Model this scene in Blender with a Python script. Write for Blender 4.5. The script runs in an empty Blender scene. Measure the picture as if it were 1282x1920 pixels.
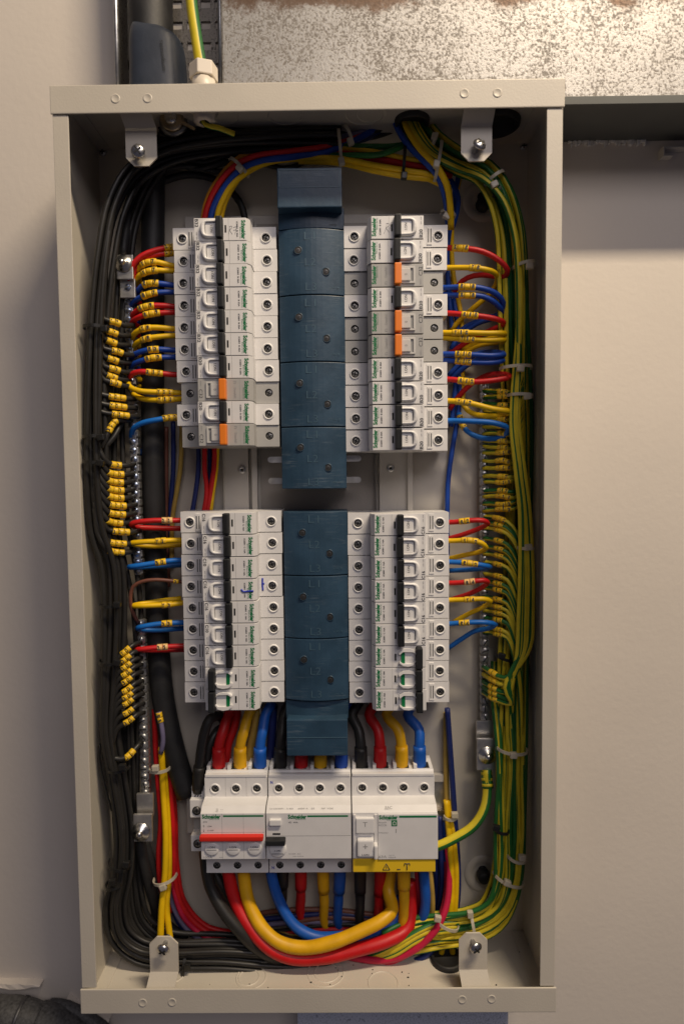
import bpy, bmesh, math, random
from mathutils import Vector, Matrix
random.seed(7)
S = bpy.context.scene
C = S.collection
R_ = math.radians
# ------------------------------------------------------------------ camera
CAM = Vector((0.027251, -0.584359, 0.437985))
YAW, PITCH, ROLL, FPX = 0.0072743, -0.055104, 0.0097367, 1184.70
H = 0.7360; D = 0.0891; W = 0.388
RM = Matrix.Rotation(YAW, 3, 'Z') @ Matrix.Rotation(PITCH, 3, 'X') @ Matrix.Rotation(ROLL, 3, 'Y')
cam_d = bpy.data.cameras.new('camera'); cam = bpy.data.objects.new('camera', cam_d); C.objects.link(cam)
right, fwd, up = RM @ Vector((1,0,0)), RM @ Vector((0,1,0)), RM @ Vector((0,0,1))
cam.matrix_world = Matrix(((right.x, up.x, -fwd.x, CAM.x), (right.y, up.y, -fwd.y, CAM.y), (right.z, up.z, -fwd.z, CAM.z), (0,0,0,1)))
cam_d.sensor_fit = 'VERTICAL'; cam_d.sensor_height = 36; cam_d.lens = FPX/1920*36
cam_d.clip_start = 0.02; cam_d.clip_end = 50
cam_d.dof.use_dof = True; cam_d.dof.focus_distance = 0.525; cam_d.dof.aperture_fstop = 3.2
S.camera = cam
# ------------------------------------------------------------------ light
world = bpy.data.worlds.new('World'); S.world = world; world.use_nodes = True
bg = world.node_tree.nodes['Background']; bg.inputs[0].default_value = (0.60, 0.56, 0.72, 1); bg.inputs[1].default_value = 0.08
def area(name, loc, target, size, power, col):
    l = bpy.data.lights.new(name, 'AREA'); l.shape = 'RECTANGLE'; l.size, l.size_y = size; l.energy = power; l.color = col
    o = bpy.data.objects.new(name, l); C.objects.link(o); o.location = loc
    o.rotation_euler = (Vector(target)-Vector(loc)).to_track_quat('-Z', 'Y').to_euler(); return o
area('ceiling_tube_lamp', (0.66, -0.74, 1.78), (0.66, 0, 0.40), (0.70, 0.08), 30.0, (1.0, 0.825, 0.60))
area('fill_lamp', (0.7, -2.2, 1.9), (0, 0, 0.3), (1.6, 0.9), 17.0, (1.0, 0.91, 0.92))  # soft fill added to lift the shadows, not a fitting of the room
vs = S.view_settings; vs.view_transform = 'Standard'; vs.look = 'None'; vs.gamma = 1; vs.exposure = 0; vs.use_curve_mapping = False
S.render.engine = 'CYCLES'
# ------------------------------------------------------------------ helpers
def at(px, py, d):
    """photo pixel (1282x1920) at height d above the back panel -> point in the place"""
    v = RM @ Vector(((px-641)/FPX, 1, -(py-960)/FPX)); t = (-d-CAM.y)/v.y
    return CAM + v*t
def topx(p):
    v = RM.transposed() @ (Vector(p)-CAM); return (641+FPX*v.x/v.y, 960-FPX*v.z/v.y)
MATS = {}
def mat(name, col, rough=.5, metal=0.0, var=0.0, vscale=60, bump=0.0, bscale=400, spec=.5, coat=0.0, sss=0, trans=0):
    m = bpy.data.materials.new(name); m.use_nodes = True; nt = m.node_tree; b = nt.nodes['Principled BSDF']
    b.inputs['Base Color'].default_value = (*col, 1); b.inputs['Roughness'].default_value = rough; b.inputs['Metallic'].default_value = metal
    b.inputs['Specular IOR Level'].default_value = spec; b.inputs['Coat Weight'].default_value = coat
    tc = nt.nodes.new('ShaderNodeTexCoord')
    if var:
        n = nt.nodes.new('ShaderNodeTexNoise'); n.inputs['Scale'].default_value = vscale; n.inputs['Detail'].default_value = 6
        nt.links.new(tc.outputs['Object'], n.inputs['Vector'])
        r = nt.nodes.new('ShaderNodeValToRGB'); r.color_ramp.elements[0].position = .3; r.color_ramp.elements[1].position = .7
        r.color_ramp.elements[0].color = (*[c*(1-var) for c in col], 1); r.color_ramp.elements[1].color = (*[min(1, c*(1+var)) for c in col], 1)
        nt.links.new(n.outputs['Fac'], r.inputs['Fac']); nt.links.new(r.outputs['Color'], b.inputs['Base Color'])
        mr = nt.nodes.new('ShaderNodeMapRange'); mr.inputs['To Min'].default_value = max(0, rough-.1); mr.inputs['To Max'].default_value = min(1, rough+.12)
        nt.links.new(n.outputs['Fac'], mr.inputs['Value']); nt.links.new(mr.outputs['Result'], b.inputs['Roughness'])
    if bump:
        n2 = nt.nodes.new('ShaderNodeTexNoise'); n2.inputs['Scale'].default_value = bscale; n2.inputs['Detail'].default_value = 3
        nt.links.new(tc.outputs['Object'], n2.inputs['Vector'])
        bp = nt.nodes.new('ShaderNodeBump'); bp.inputs['Strength'].default_value = bump; bp.inputs['Distance'].default_value = .0005
        nt.links.new(n2.outputs['Fac'], bp.inputs['Height']); nt.links.new(bp.outputs['Normal'], b.inputs['Normal'])
    MATS[name] = m; return m
mat('wall_paint', (.65, .595, .53), .7, var=.04, vscale=5, bump=.32, bscale=190)
mat('box_paint', (.58, .535, .455), .42, var=.05, vscale=14, bump=.2, bscale=700)
mat('white_plastic', (.75, .74, .735), .38, var=.03, vscale=80, bump=.06, bscale=2500)
mat('lever_white', (.80, .79, .78), .3)
mat('grey_plastic', (.42, .415, .40), .42, var=.03, vscale=80, bump=.06, bscale=2500)
mat('grey_light', (.58, .57, .55), .42)
mat('black_plastic', (.011, .012, .013), .55, var=.2, vscale=200)
mat('hole_black', (.012, .012, .012), .6)
mat('orange_plastic', (.85, .22, .02), .35)
mat('red_plastic', (.66, .025, .012), .35)
mat('green_print', (.0, .17, .05), .5)
mat('dark_print', (.045, .045, .05), .6)
mat('pencil', (.16, .16, .17), .6)
mat('blue_pen', (.02, .04, .42), .4)
mat('vent_dark', (.12, .12, .12), .6)
mat('grey_print', (.30, .30, .30), .6)
mat('cover_blue', (.023, .057, .098), .42, var=.22, vscale=38, bump=.25, bscale=220)
mat('cover_line', (.060, .115, .160), .4)
mat('boot_blue', (.026, .034, .052), .5, var=.15, vscale=50, bump=.2, bscale=300)
mat('steel', (.62, .62, .62), .28, 1.0, var=.12, vscale=300)
mat('steel_dark', (.30, .29, .27), .42, .9, var=.2, vscale=500)
mat('screw_dim', (.10, .10, .105), .45, .8)
mat('zinc', (.58, .58, .57), .36, .9, var=.22, vscale=120, bump=.1)
mat('zinc_blue', (.42, .50, .68), .30, 1.0, var=.15, vscale=200)
mat('brass', (.42, .35, .25), .38, 1.0, var=.2, vscale=150)
mat('tin', (.66, .64, .60), .34, .85, var=.15, vscale=150)
mat('pan_metal_shaded', (.30, .275, .25), .45, var=.05, vscale=30)  # grey metal, darkened in colour for the shadow of the busbar covers
mat('frame_paint', (.48, .455, .42), .45, var=.03, vscale=30)
mat('cream', (.70, .63, .53), .4)
mat('nylon', (.50, .455, .36), .4)
mat('nylon_black', (.012, .012, .012), .4)
mat('rubber', (.016, .016, .017), .55, var=.25, vscale=60, bump=.2)
mat('marker', (.80, .50, .018), .4)
mat('marker_pale', (.78, .50, .20), .4)
WC = {'red': (.55, .012, .014), 'yellow': (.80, .50, .004), 'blue': (.010, .06, .36), 'lightblue': (.008, .14, .52), 'black': (.021, .020, .019),
      'green': (.018, .13, .026), 'gyellow': (.64, .51, .025), 'brown': (.16, .06, .04), 'orange': (.72, .30, .02), 'navy': (.012, .022, .12),
      'magenta': (.50, .014, .055), 'grey': (.10, .095, .09), 'heavyblue': (.008, .085, .40), 'heavyyellow': (.72, .39, .006), 'heavyred': (.52, .009, .011), 'lilac': (.16, .14, .24), 'ochre': (.42, .28, .06)}
for k, c in WC.items(): mat('wire_'+k, c, .42, spec=.38, var=.10, vscale=90, bump=.05, bscale=700)
mat('lagging', (.055, .055, .056), .6, var=.6, vscale=420, bump=.5, bscale=500)
mat('label_yellow', (.85, .56, .02), .4)
# moulded blue covers carry pale scuffs
def scuffs(m):
    nt = m.node_tree; b = nt.nodes['Principled BSDF']; L = nt.links.new; src = b.inputs['Base Color'].links[0].from_socket
    tc = nt.nodes.new('ShaderNodeTexCoord'); mp = nt.nodes.new('ShaderNodeMapping'); mp.inputs['Rotation'].default_value = (0, 0, .9); mp.inputs['Scale'].default_value = (60, 900, 200)
    n = nt.nodes.new('ShaderNodeTexNoise'); n.inputs['Scale'].default_value = 1; n.inputs['Detail'].default_value = 3; L(tc.outputs['Object'], mp.inputs['Vector']); L(mp.outputs['Vector'], n.inputs['Vector'])
    r = nt.nodes.new('ShaderNodeValToRGB'); r.color_ramp.elements[0].position = .52; r.color_ramp.elements[1].position = .72; L(n.outputs['Fac'], r.inputs['Fac'])
    n2 = nt.nodes.new('ShaderNodeTexNoise'); n2.inputs['Scale'].default_value = 45; L(tc.outputs['Object'], n2.inputs['Vector'])
    r2 = nt.nodes.new('ShaderNodeValToRGB'); r2.color_ramp.elements[0].position = .48; r2.color_ramp.elements[1].position = .75; r2.color_ramp.elements[1].color = (.8, .8, .8, 1); L(n2.outputs['Fac'], r2.inputs['Fac'])
    mu = nt.nodes.new('ShaderNodeMath'); mu.operation = 'MULTIPLY'; L(r.outputs['Color'], mu.inputs[0]); L(r2.outputs['Color'], mu.inputs[1])
    x = nt.nodes.new('ShaderNodeMixRGB'); L(mu.outputs[0], x.inputs[0]); L(src, x.inputs[1]); x.inputs[2].default_value = (.13, .17, .21, 1); L(x.outputs[0], b.inputs['Base Color'])
scuffs(MATS['cover_blue'])
# galvanised duct: spotted zinc with worn dark pits and a rust streak
def galv(name, light, dark, thr, rust=False, rough=.38, soft=.05):
    m = bpy.data.materials.new(name); m.use_nodes = True; nt = m.node_tree; b = nt.nodes['Principled BSDF']; L = nt.links.new
    tc = nt.nodes.new('ShaderNodeTexCoord')
    def noise(s, det=6, ro=.6):
        n = nt.nodes.new('ShaderNodeTexNoise'); n.inputs['Scale'].default_value = s; n.inputs['Detail'].default_value = det; n.inputs['Roughness'].default_value = ro
        L(tc.outputs['Object'], n.inputs['Vector']); return n
    def ramp(src, stops):
        r = nt.nodes.new('ShaderNodeValToRGB'); L(src, r.inputs['Fac']); e = r.color_ramp.elements
        e[0].position, e[0].color = stops[0][0], (*stops[0][1], 1); e[1].position, e[1].color = stops[1][0], (*stops[1][1], 1); return r
    def mix(f, a, c):
        x = nt.nodes.new('ShaderNodeMixRGB'); L(f, x.inputs[0]); L(a, x.inputs[1])
        if isinstance(c, tuple): x.inputs[2].default_value = (*c, 1)
        else: L(c, x.inputs[2])
        return x
    big = noise(24, 3); fine = noise(560, 4, .6); spot = noise(240, 2, .5)
    a = nt.nodes.new('ShaderNodeMath'); a.operation = 'MULTIPLY_ADD'; L(big.outputs['Fac'], a.inputs[0]); a.inputs[1].default_value = .35; L(fine.outputs['Fac'], a.inputs[2])
    r1 = ramp(a.outputs[0], [(thr, dark), (thr+soft, light)])
    r2 = ramp(spot.outputs['Fac'], [(.655, (0,0,0)), (.68, (1,1,1))])
    x = mix(r2.outputs['Color'], r1.outputs['Color'], tuple(c*.85 for c in dark))
    out = x
    met = ramp(a.outputs[0], [(thr, (.30,)*3), (thr+soft, (.62,)*3)])
    L(met.outputs['Color'], b.inputs['Metallic'])
    if rust:
        sp = nt.nodes.new('ShaderNodeSeparateXYZ'); L(tc.outputs['Object'], sp.inputs[0])
        n3 = noise(30, 8, .7)
        md = nt.nodes.new('ShaderNodeMath'); md.operation = 'MULTIPLY_ADD'; L(n3.outputs['Fac'], md.inputs[0]); md.inputs[1].default_value = .05; L(sp.outputs['Z'], md.inputs[2])
        r3 = ramp(md.outputs[0], [(.1005, (0,0,0)), (.106, (1,1,1))])
        r4 = ramp(md.outputs[0], [(.116, (1,1,1)), (.121, (0,0,0))])
        mm = nt.nodes.new('ShaderNodeMath'); mm.operation = 'MULTIPLY'; L(r3.outputs['Color'], mm.inputs[0]); L(r4.outputs['Color'], mm.inputs[1])
        out = mix(mm.outputs[0], x.outputs[0], (.12, .075, .05))
    L(out.outputs[0], b.inputs['Base Color'])
    rr = ramp(a.outputs[0], [(thr, (.65,)*3), (thr+soft, (rough,)*3)]); L(rr.outputs['Color'], b.inputs['Roughness'])
    bp = nt.nodes.new('ShaderNodeBump'); bp.inputs['Strength'].default_value = .35; bp.inputs['Distance'].default_value = .0006
    L(a.outputs[0], bp.inputs['Height']); L(bp.outputs['Normal'], b.inputs['Normal'])
    MATS[name] = m
galv('galvanised', (.36, .35, .335), (.19, .172, .155), .54, rust=True, rough=.48, soft=.17)
galv('galvanised_tray', (.24, .22, .19), (.12, .105, .09), .58)
galv('galvanised_blue', (.80, .84, .95), (.50, .54, .62), .60)
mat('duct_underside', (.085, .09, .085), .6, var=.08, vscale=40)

def new(name, mesh, parent=None):
    o = bpy.data.objects.new(name, mesh); C.objects.link(o); o.parent = parent; return o
def pworld(o):
    m = o.matrix_basis.copy()
    return (pworld(o.parent) @ m) if o.parent else m
def setw(o, M):
    o.matrix_basis = (pworld(o.parent).inverted() @ M) if o.parent else M
    return o
def tag(o, label=None, cat=None, group=None, kind=None):
    if label: o['label'] = label
    if cat: o['category'] = cat
    if group: o['group'] = group
    if kind: o['kind'] = kind
    return o
def empty(name, loc, label=None, cat=None, group=None):
    o = new(name, None); o.location = loc; o.empty_display_size = .01; return tag(o, label, cat, group)
class MB:
    def __init__(s): s.v = []; s.f = []; s.m = []; s.sm = []
    def face(s, idx, m=0, smooth=False): s.f.append(idx); s.m.append(m); s.sm.append(smooth)
    def add(s, vs): n = len(s.v); s.v += [tuple(v) for v in vs]; return n
    def box(s, a, b, m=0):
        (x0,y0,z0),(x1,y1,z1) = a, b
        n = s.add([(x0,y0,z0),(x1,y0,z0),(x1,y1,z0),(x0,y1,z0),(x0,y0,z1),(x1,y0,z1),(x1,y1,z1),(x0,y1,z1)])
        for q in ((3,2,1,0),(4,5,6,7),(0,1,5,4),(1,2,6,5),(2,3,7,6),(3,0,4,7)): s.face([n+i for i in q], m)
        return s
    def prism(s, poly, a0, a1, axis='x', m=0, skip=(), caps=True):
        """poly of (p, z); axis is the length direction p runs along; extruded over the other in-plane axis from a0 to a1"""
        f = (lambda p, w, z: (p, w, z)) if axis == 'x' else (lambda p, w, z: (w, p, z))
        k = len(poly); n = s.add([f(p, a0, z) for p, z in poly]+[f(p, a1, z) for p, z in poly])
        for i in range(k):
            if i in skip: continue
            j = (i+1) % k; q = [n+i, n+j, n+k+j, n+k+i]; s.face(q if axis == 'x' else q[::-1], m)
        if caps:
            a = [n+i for i in range(k)][::-1]; b = [n+k+i for i in range(k)]
            s.face(a if axis == 'x' else a[::-1], m); s.face(b if axis == 'x' else b[::-1], m)
        return s
    def holecell(s, x0, x1, y0, y1, z, cx, cy, r, depth, m=0, mh=0, n=16, bot=0):
        ring = []; edge = []
        angs = [2*math.pi*i/n for i in range(n)]
        cor = {}
        for X, Y in ((x0,y0),(x1,y0),(x1,y1),(x0,y1)):
            a = math.atan2(Y-cy, X-cx) % (2*math.pi); i = min(range(n), key=lambda q: min(abs(angs[q]-a), 2*math.pi-abs(angs[q]-a))); cor[i] = (X, Y)
        for i, a in enumerate(angs):
            c, t = math.cos(a), math.sin(a); ring.append((cx+r*c, cy+r*t))
            if i in cor: edge.append(cor[i]); continue
            ks = []
            if c > 1e-9: ks.append((x1-cx)/c)
            if c < -1e-9: ks.append((x0-cx)/c)
            if t > 1e-9: ks.append((y1-cy)/t)
            if t < -1e-9: ks.append((y0-cy)/t)
            k = min(ks); edge.append((cx+k*c, cy+k*t))
        a = s.add([(x, y, z) for x, y in edge]); b = s.add([(x, y, z) for x, y in ring]); c_ = s.add([(x, y, z-depth) for x, y in ring])
        for i in range(n):
            j = (i+1) % n; s.face([a+i, a+j, b+j, b+i], m); s.face([b+i, b+j, c_+j, c_+i], mh, True)
        s.face([c_+i for i in range(n)], mh)
        return s
    def lathe(s, prof, c=(0,0,0), n=16, m=0, axis='z'):
        rows = []
        for r, z in prof:
            if r < 1e-7: rows.append([s.add([(c[0], c[1], c[2]+z)])]*n); continue
            b = s.add([(c[0]+r*math.cos(2*math.pi*i/n), c[1]+r*math.sin(2*math.pi*i/n), c[2]+z) for i in range(n)]); rows.append([b+i for i in range(n)])
        for A, B in zip(rows, rows[1:]):
            for i in range(n):
                j = (i+1) % n; q = [A[i], A[j], B[j], B[i]]; q2 = []
                for t in q:
                    if t not in q2: q2.append(t)
                if len(q2) > 2: s.face(q2, m, True)
        return s
    def mesh(s, name, *ms, bevel=0):
        me = bpy.data.meshes.new(name); me.from_pydata(s.v, [], s.f); me.update()
        for m in ms: me.materials.append(MATS[m])
        for p, mi, sm in zip(me.polygons, s.m, s.sm): p.material_index = mi; p.use_smooth = sm
        bm = bmesh.new(); bm.from_mesh(me); bmesh.ops.remove_doubles(bm, verts=bm.verts, dist=1e-6)
        if bevel:
            es = [e for e in bm.edges if len(e.link_faces) == 2 and e.calc_face_angle(0) > R_(40)]
            if es: bmesh.ops.bevel(bm, geom=es, offset=bevel, segments=2, affect='EDGES', profile=.6, clamp_overlap=True)
        bmesh.ops.recalc_face_normals(bm, faces=bm.faces); bm.to_mesh(me); bm.free()
        return me
    def obj(s, name, ms, parent=None, bevel=0):
        if isinstance(ms, str): ms = (ms,)
        return new(name, s.mesh(name, *ms, bevel=bevel), parent)
def wbox(a, b): return MB().box(tuple(map(min, a, b)), tuple(map(max, a, b)))
FRONT = Matrix.Rotation(R_(90), 4, 'X')           # local x right, y up, z towards the viewer's side of the box
_txt = {}
def text_mesh(s, w, h, mname, bold=0.0):
    key = (s, round(w, 5), round(h, 5), mname)
    if key in _txt: return _txt[key]
    cu = bpy.data.curves.new('lettering', 'FONT'); cu.body = s; cu.size = 1; cu.resolution_u = 2; cu.offset = bold
    o = bpy.data.objects.new('lettering', cu); C.objects.link(o); dg = bpy.context.evaluated_depsgraph_get()
    me = bpy.data.meshes.new_from_object(o.evaluated_get(dg)); bpy.data.objects.remove(o); bpy.data.curves.remove(cu)
    xs = [v.co.x for v in me.vertices]; ys = [v.co.y for v in me.vertices]
    cx, cy = (min(xs)+max(xs))/2, (min(ys)+max(ys))/2; sx = w/max(1e-6, max(xs)-min(xs)); sy = h/max(1e-6, max(ys)-min(ys))
    for v in me.vertices: v.co = ((v.co.x-cx)*sx, (v.co.y-cy)*sy, 0)
    me.materials.clear(); me.materials.append(MATS[mname]); me.name = 'lettering'
    _txt[key] = me; return me
def text(s, w, h, mname, parent, x, y, z, rot=0, bold=0.0, name='lettering'):
    o = new(name, text_mesh(s, w, h, mname, bold), parent); o.location = (x, y, z); o.rotation_euler = (0, 0, rot); return o
# ---- splines and tubes
def spline(pts, step=.004):
    P = [Vector(p) for p in pts]
    if len(P) == 2: P = [P[0], (P[0]+P[1])/2, P[1]]
    P = [2*P[0]-P[1]]+P+[2*P[-1]-P[-2]]; out = []
    for i in range(1, len(P)-2):
        a, b, c, d = P[i-1:i+3]; n = max(2, int((c-b).length/step))
        # centripetal Catmull-Rom
        t0 = 0; t1 = t0+max(1e-5, (b-a).length)**.5; t2 = t1+max(1e-5, (c-b).length)**.5; t3 = t2+max(1e-5, (d-c).length)**.5
        for k in range(n):
            t = t1+(t2-t1)*k/n
            A1 = a*((t1-t)/(t1-t0))+b*((t-t0)/(t1-t0)); A2 = b*((t2-t)/(t2-t1))+c*((t-t1)/(t2-t1)); A3 = c*((t3-t)/(t3-t2))+d*((t-t2)/(t3-t2))
            B1 = A1*((t2-t)/(t2-t0))+A2*((t-t0)/(t2-t0)); B2 = A2*((t3-t)/(t3-t1))+A3*((t-t1)/(t3-t1))
            out.append(B1*((t2-t)/(t2-t1))+B2*((t-t1)/(t2-t1)))
    out.append(P[-2]); return out
def tube_mb(P, r, sides=10, stripe=None, mb=None, twist=0.0):
    mb = mb or MB(); n = len(P); T = []
    for i in range(n): T.append((P[min(i+1, n-1)]-P[max(i-1, 0)]).normalized())
    u = T[0].cross(Vector((0, 1, 0)))
    if u.length < .1: u = T[0].cross(Vector((1, 0, 0)))
    u.normalize(); rings = []; rad = r if callable(r) else (lambda t: r)
    for i in range(n):
        u = (u-T[i]*u.dot(T[i])).normalized(); w = T[i].cross(u); rr = rad(i/(n-1))
        rings.append(mb.add([P[i]+(u*math.cos(a)+w*math.sin(a))*rr for a in [2*math.pi*k/sides for k in range(sides)]]))
    for i in range(n-1):
        for k in range(sides):
            j = (k+1) % sides; mi = 0
            if stripe is not None:
                ph = (k/sides-stripe-twist*i/n) % 1.0; mi = 1 if ph < .29 else 0
            mb.face([rings[i]+k, rings[i]+j, rings[i+1]+j, rings[i+1]+k], mi, True)
    mb.face([rings[0]+k for k in range(sides)][::-1]); mb.face([rings[-1]+k for k in range(sides)])
    return mb
def wire_obj(name, P, r, col, parent=None, stripe=None, sides=10, twist=None):
    ms = ('wire_green', 'wire_gyellow') if col == 'gy' else ('wire_'+col,)
    if col == 'gy' and stripe is None: stripe = random.gauss(.08, .13)
    return tube_mb(P, r, 12 if col == 'gy' else sides, stripe if col == 'gy' else None, twist=(random.uniform(-.5, .5) if twist is None else twist)).obj(name, ms, parent)
def cum(P):
    s = [0]
    for a, b in zip(P, P[1:]): s.append(s[-1]+(b-a).length)
    return s
def sample(P, s, q):
    q = max(0, min(s[-1]-1e-6, q))
    for i in range(len(P)-1):
        if s[i+1] >= q: 
            t = (q-s[i])/max(1e-9, s[i+1]-s[i]); return P[i].lerp(P[i+1], t), (P[i+1]-P[i]).normalized()
def add_marker(o, P, r, px, chars, ringw=.0043, colmat='marker', gap=.0003):
    s = cum(P); i0 = min(range(len(P)), key=lambda i: (topx(P[i])[0]-px[0])**2+(topx(P[i])[1]-px[1])**2)
    sgn = 1 if P[min(i0+1, len(P)-1)].x >= P[max(i0-1, 0)].x else -1
    tot = len(chars)*(ringw+gap)
    for k, ch in enumerate(chars):
        q = s[i0]+sgn*(-tot/2+(k+.5)*(ringw+gap)); rr = r*1.22*random.uniform(.97, 1.06)
        pts = [sample(P, s, q+sgn*ringw*f)[0] for f in (-.5, -.25, 0, .25, .5)]
        sl = tube_mb(pts, rr, 12).obj('marker_sleeve', colmat, o)
        c, t = sample(P, s, q); t = t*sgn
        if ch != ' ':
            wdt = .0011 if ch in '1I' else .0023
            me = text_mesh(ch, wdt, min(.0036, rr*1.3), 'dark_print', .05); l = new('lettering', me, sl)
            a = math.atan2(t.z, t.x)+random.uniform(-.12, .12)
            a = max(-1.1, min(1.1, a))
            setw(l, Matrix.Translation(c+Vector((0, -rr-.00012, random.uniform(-.0004, .0004)))) @ FRONT @ Matrix.Rotation(a, 4, 'Z'))
def px_path(pts): return [at(*p) for p in pts]
def wire(label, col, r, pts, marks=(), group=None, cat='wire', name=None, colmat='marker', stripe=None, step=.004):
    P = spline(px_path(pts), step)
    o = wire_obj(name or 'wire', P, r, col, stripe=stripe, twist=None if stripe is None else random.uniform(-.06, .06))
    tag(o, label, cat, group)
    for m in marks: add_marker(o, P, r, m[0], m[1], colmat=colmat)
    return o, P
def offset_path(P, fu, fv):
    out = []; n = len(P)
    for i in range(n):
        t = P[min(i+1, n-1)]-P[max(i-1, 0)]; nn = Vector((-t.z, 0, t.x)); nn = nn.normalized() if nn.length > 1e-9 else Vector((1, 0, 0))
        k = i/(n-1); out.append(P[i]+nn*fu(k)+Vector((0, -1, 0))*fv(k))
    return out
def wob(a, b, amp, ph): return lambda k: a+(b-a)*k+amp*math.sin(5.5*k*math.pi+ph)+amp*.6*math.sin(11*k+2*ph)
NTH = ['topmost', 'second', 'third', 'fourth', 'fifth', 'sixth', 'seventh', 'eighth', 'ninth', 'tenth', 'eleventh', 'twelfth', 'thirteenth', 'fourteenth', 'fifteenth', 'sixteenth', 'seventeenth', 'eighteenth', 'nineteenth', 'twentieth'] + ['%d%s' % (i, {1: 'st', 2: 'nd', 3: 'rd'}.get(i % 10, 'th')) for i in range(21, 60)]
def nth(i, n): return 'bottom' if i == n-1 and n > 1 else NTH[i]
# ------------------------------------------------------------------ shared small meshes (local frame: z out)
def lath(prof, m, n=16): return MB().lathe(prof, n=n).mesh('lathe', m)
M_ring = lath([(.0034, -.0005), (.0034, .0007), (.0039, .0010), (.0045, .0006), (.0047, 0), (.0047, -.0005)], 'lever_white', 20)
def cross_screw(r, m, dome=.0006, slot='hole_black', single=False):
    mb = MB().lathe([(0, dome), (r*.5, dome*.85), (r*.85, dome*.45), (r, 0), (r, -.0012)], n=14)
    a = r*.62; b = r*.14
    def slotbox(x, y):  # dark box painted in place of the shade inside a cut recess
        n = len(mb.f); mb.box((-x, -y, 0), (x, y, dome+.00008), 1)
    if single: slotbox(r*.95, r*.15)
    else: slotbox(a, b); slotbox(b, a*.999)
    return mb.mesh('screw', m, slot)
M_tscrew = cross_screw(.0031, 'steel_dark')
M_cscrew = cross_screw(.0019, 'screw_dim')
M_tscrew2 = cross_screw(.0030, 'steel_dark')
M_slot_screw = cross_screw(.0029, 'zinc_blue', .0009, 'steel_dark', True)
M_slot_grey = cross_screw(.0029, 'zinc', .0009, 'hole_black', True)
M_bscrew = cross_screw(.0050, 'steel', .0022)
M_rivet = cross_screw(.0034, 'steel', .0012)
def put(name, mesh, parent, x, y, z, rz=0, sc=None):
    o = new(name, mesh, parent); o.location = (x, y, z); o.rotation_euler = (0, 0, rz)
    if sc: o.scale = (sc,)*3
    return o
def place(o, X, Z, d, rz=0):
    return setw(o, Matrix.Translation((X, -d, Z)) @ FRONT @ Matrix.Rotation(rz, 4, 'Z'))
def placepx(o, px, py, d, rz=0):
    p = at(px, py, d); return place(o, p.x, p.z, d, rz)

# =================================================================== SETTING
w = MB().box((-3, .0035, -2.2), (3, .20, 2.4)).obj('wall', 'wall_paint'); tag(w, kind='structure')
# =================================================================== ENCLOSURE
t = .0015; hw = W/2
box = empty('distribution_box', (0, 0, 0), 'open beige painted steel distribution box fixed to the wall, its cover removed', 'electrical box')
MB().box((-hw+t, 0, t), (hw-t, .0025, H-t)).obj('back_panel', 'box_paint', box)
topw = MB().box((-hw+t, -D+t, H-t), (hw-t, .0025, H)).obj('top_wall', 'box_paint', box)
botw = MB().box((-hw+t, -D+t, 0), (hw-t, .0025, t)).obj('bottom_wall', 'box_paint', box)
MB().box((-hw, -D+t, 0), (-hw+t, .0025, H)).obj('side_wall', 'box_paint', box)
MB().box((hw-t, -D+t, 0), (hw, .0025, H)).obj('side_wall', 'box_paint', box)
FH = .0205; FW = .0125
tf = MB().box((-hw-.0006, -D-.0012, H-FH), (hw+.0006, -D+.0004, H+.0004)).obj('top_flange', 'box_paint', box, bevel=.0007)
bf = MB().box((-hw-.0006, -D-.0012, -.0004), (hw+.0006, -D+.0004, FH)).obj('bottom_flange', 'box_paint', box, bevel=.0007)
MB().box((-hw+.0005, -D, FH+.0006), (-hw+FW, -D+.0014, H-FH-.0006)).obj('side_flange', 'box_paint', box, bevel=.0005)
MB().box((hw-FW, -D, FH+.0006), (hw-.0005, -D+.0014, H-FH-.0006)).obj('side_flange', 'box_paint', box, bevel=.0005)
# folded corner tabs inside, left and right, on floor and ceiling
for sx in (-1, 1):
    for z0, z1 in ((t, t+.0008), (H-t-.0008, H-t)):
        a, b = sorted((sx*(hw-t), sx*(hw-t-.011))); MB().box((a, -D+.003, z0), (b, -.001, z1)).obj('corner_tab', 'box_paint', box)
M_dimple = MB().lathe([(0, .00025), (.0022, .0002), (.0026, .0004), (.0031, .00045), (.0036, .00005)], n=20).mesh('weld_dimple', 'box_paint')
for par, pts in ((tf, ((217,185),(277,184),(870,175),(932,174))), (bf, ((268,1880),(323,1879),(866,1874),(921,1873)))):
    for p in pts: placepx(new('weld_dimple', M_dimple, par), *p, D+.0012)
# knock-outs pressed into floor and ceiling
def knockout(par, cx, cy, r, z, zs):
    mb = MB().lathe([(r-.0008, 0), (r-.0005, zs*.0006), (r+.0002, zs*.0006), (r+.0006, 0)], n=28)
    o = mb.obj('knockout', 'box_paint', par); o.location = (cx, cy, z); return o
for cx, cy, r in ((-.06, -.055, .013), (-.062, -.055, .009), (.005, -.05, .016), (.055, -.062, .013), (.006, -.05, .011), (-.13, -.05, .011)): knockout(botw, cx, cy, r, t, 1)
for cx, cy, r in ((-.02, -.05, .014), (.045, -.05, .016), (.05, -.05, .012), (-.07, -.05, .012)): knockout(topw, cx, cy, r, H-t, -1)
# rivets on side walls / corners
for px, py, d in ((193,285,.001),(981,274,.001)): placepx(put('rivet', M_rivet, box, 0,0,0, sc=.3), px, py, d)
o = put('rivet', M_rivet, box, 0,0,0, sc=.4); p = at(979, 1771, .02); setw(o, Matrix.Translation((hw-t-.0002, p.y, p.z)) @ Matrix.Rotation(R_(-90), 4, 'Y') @ Matrix.Scale(.4, 4))
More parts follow.
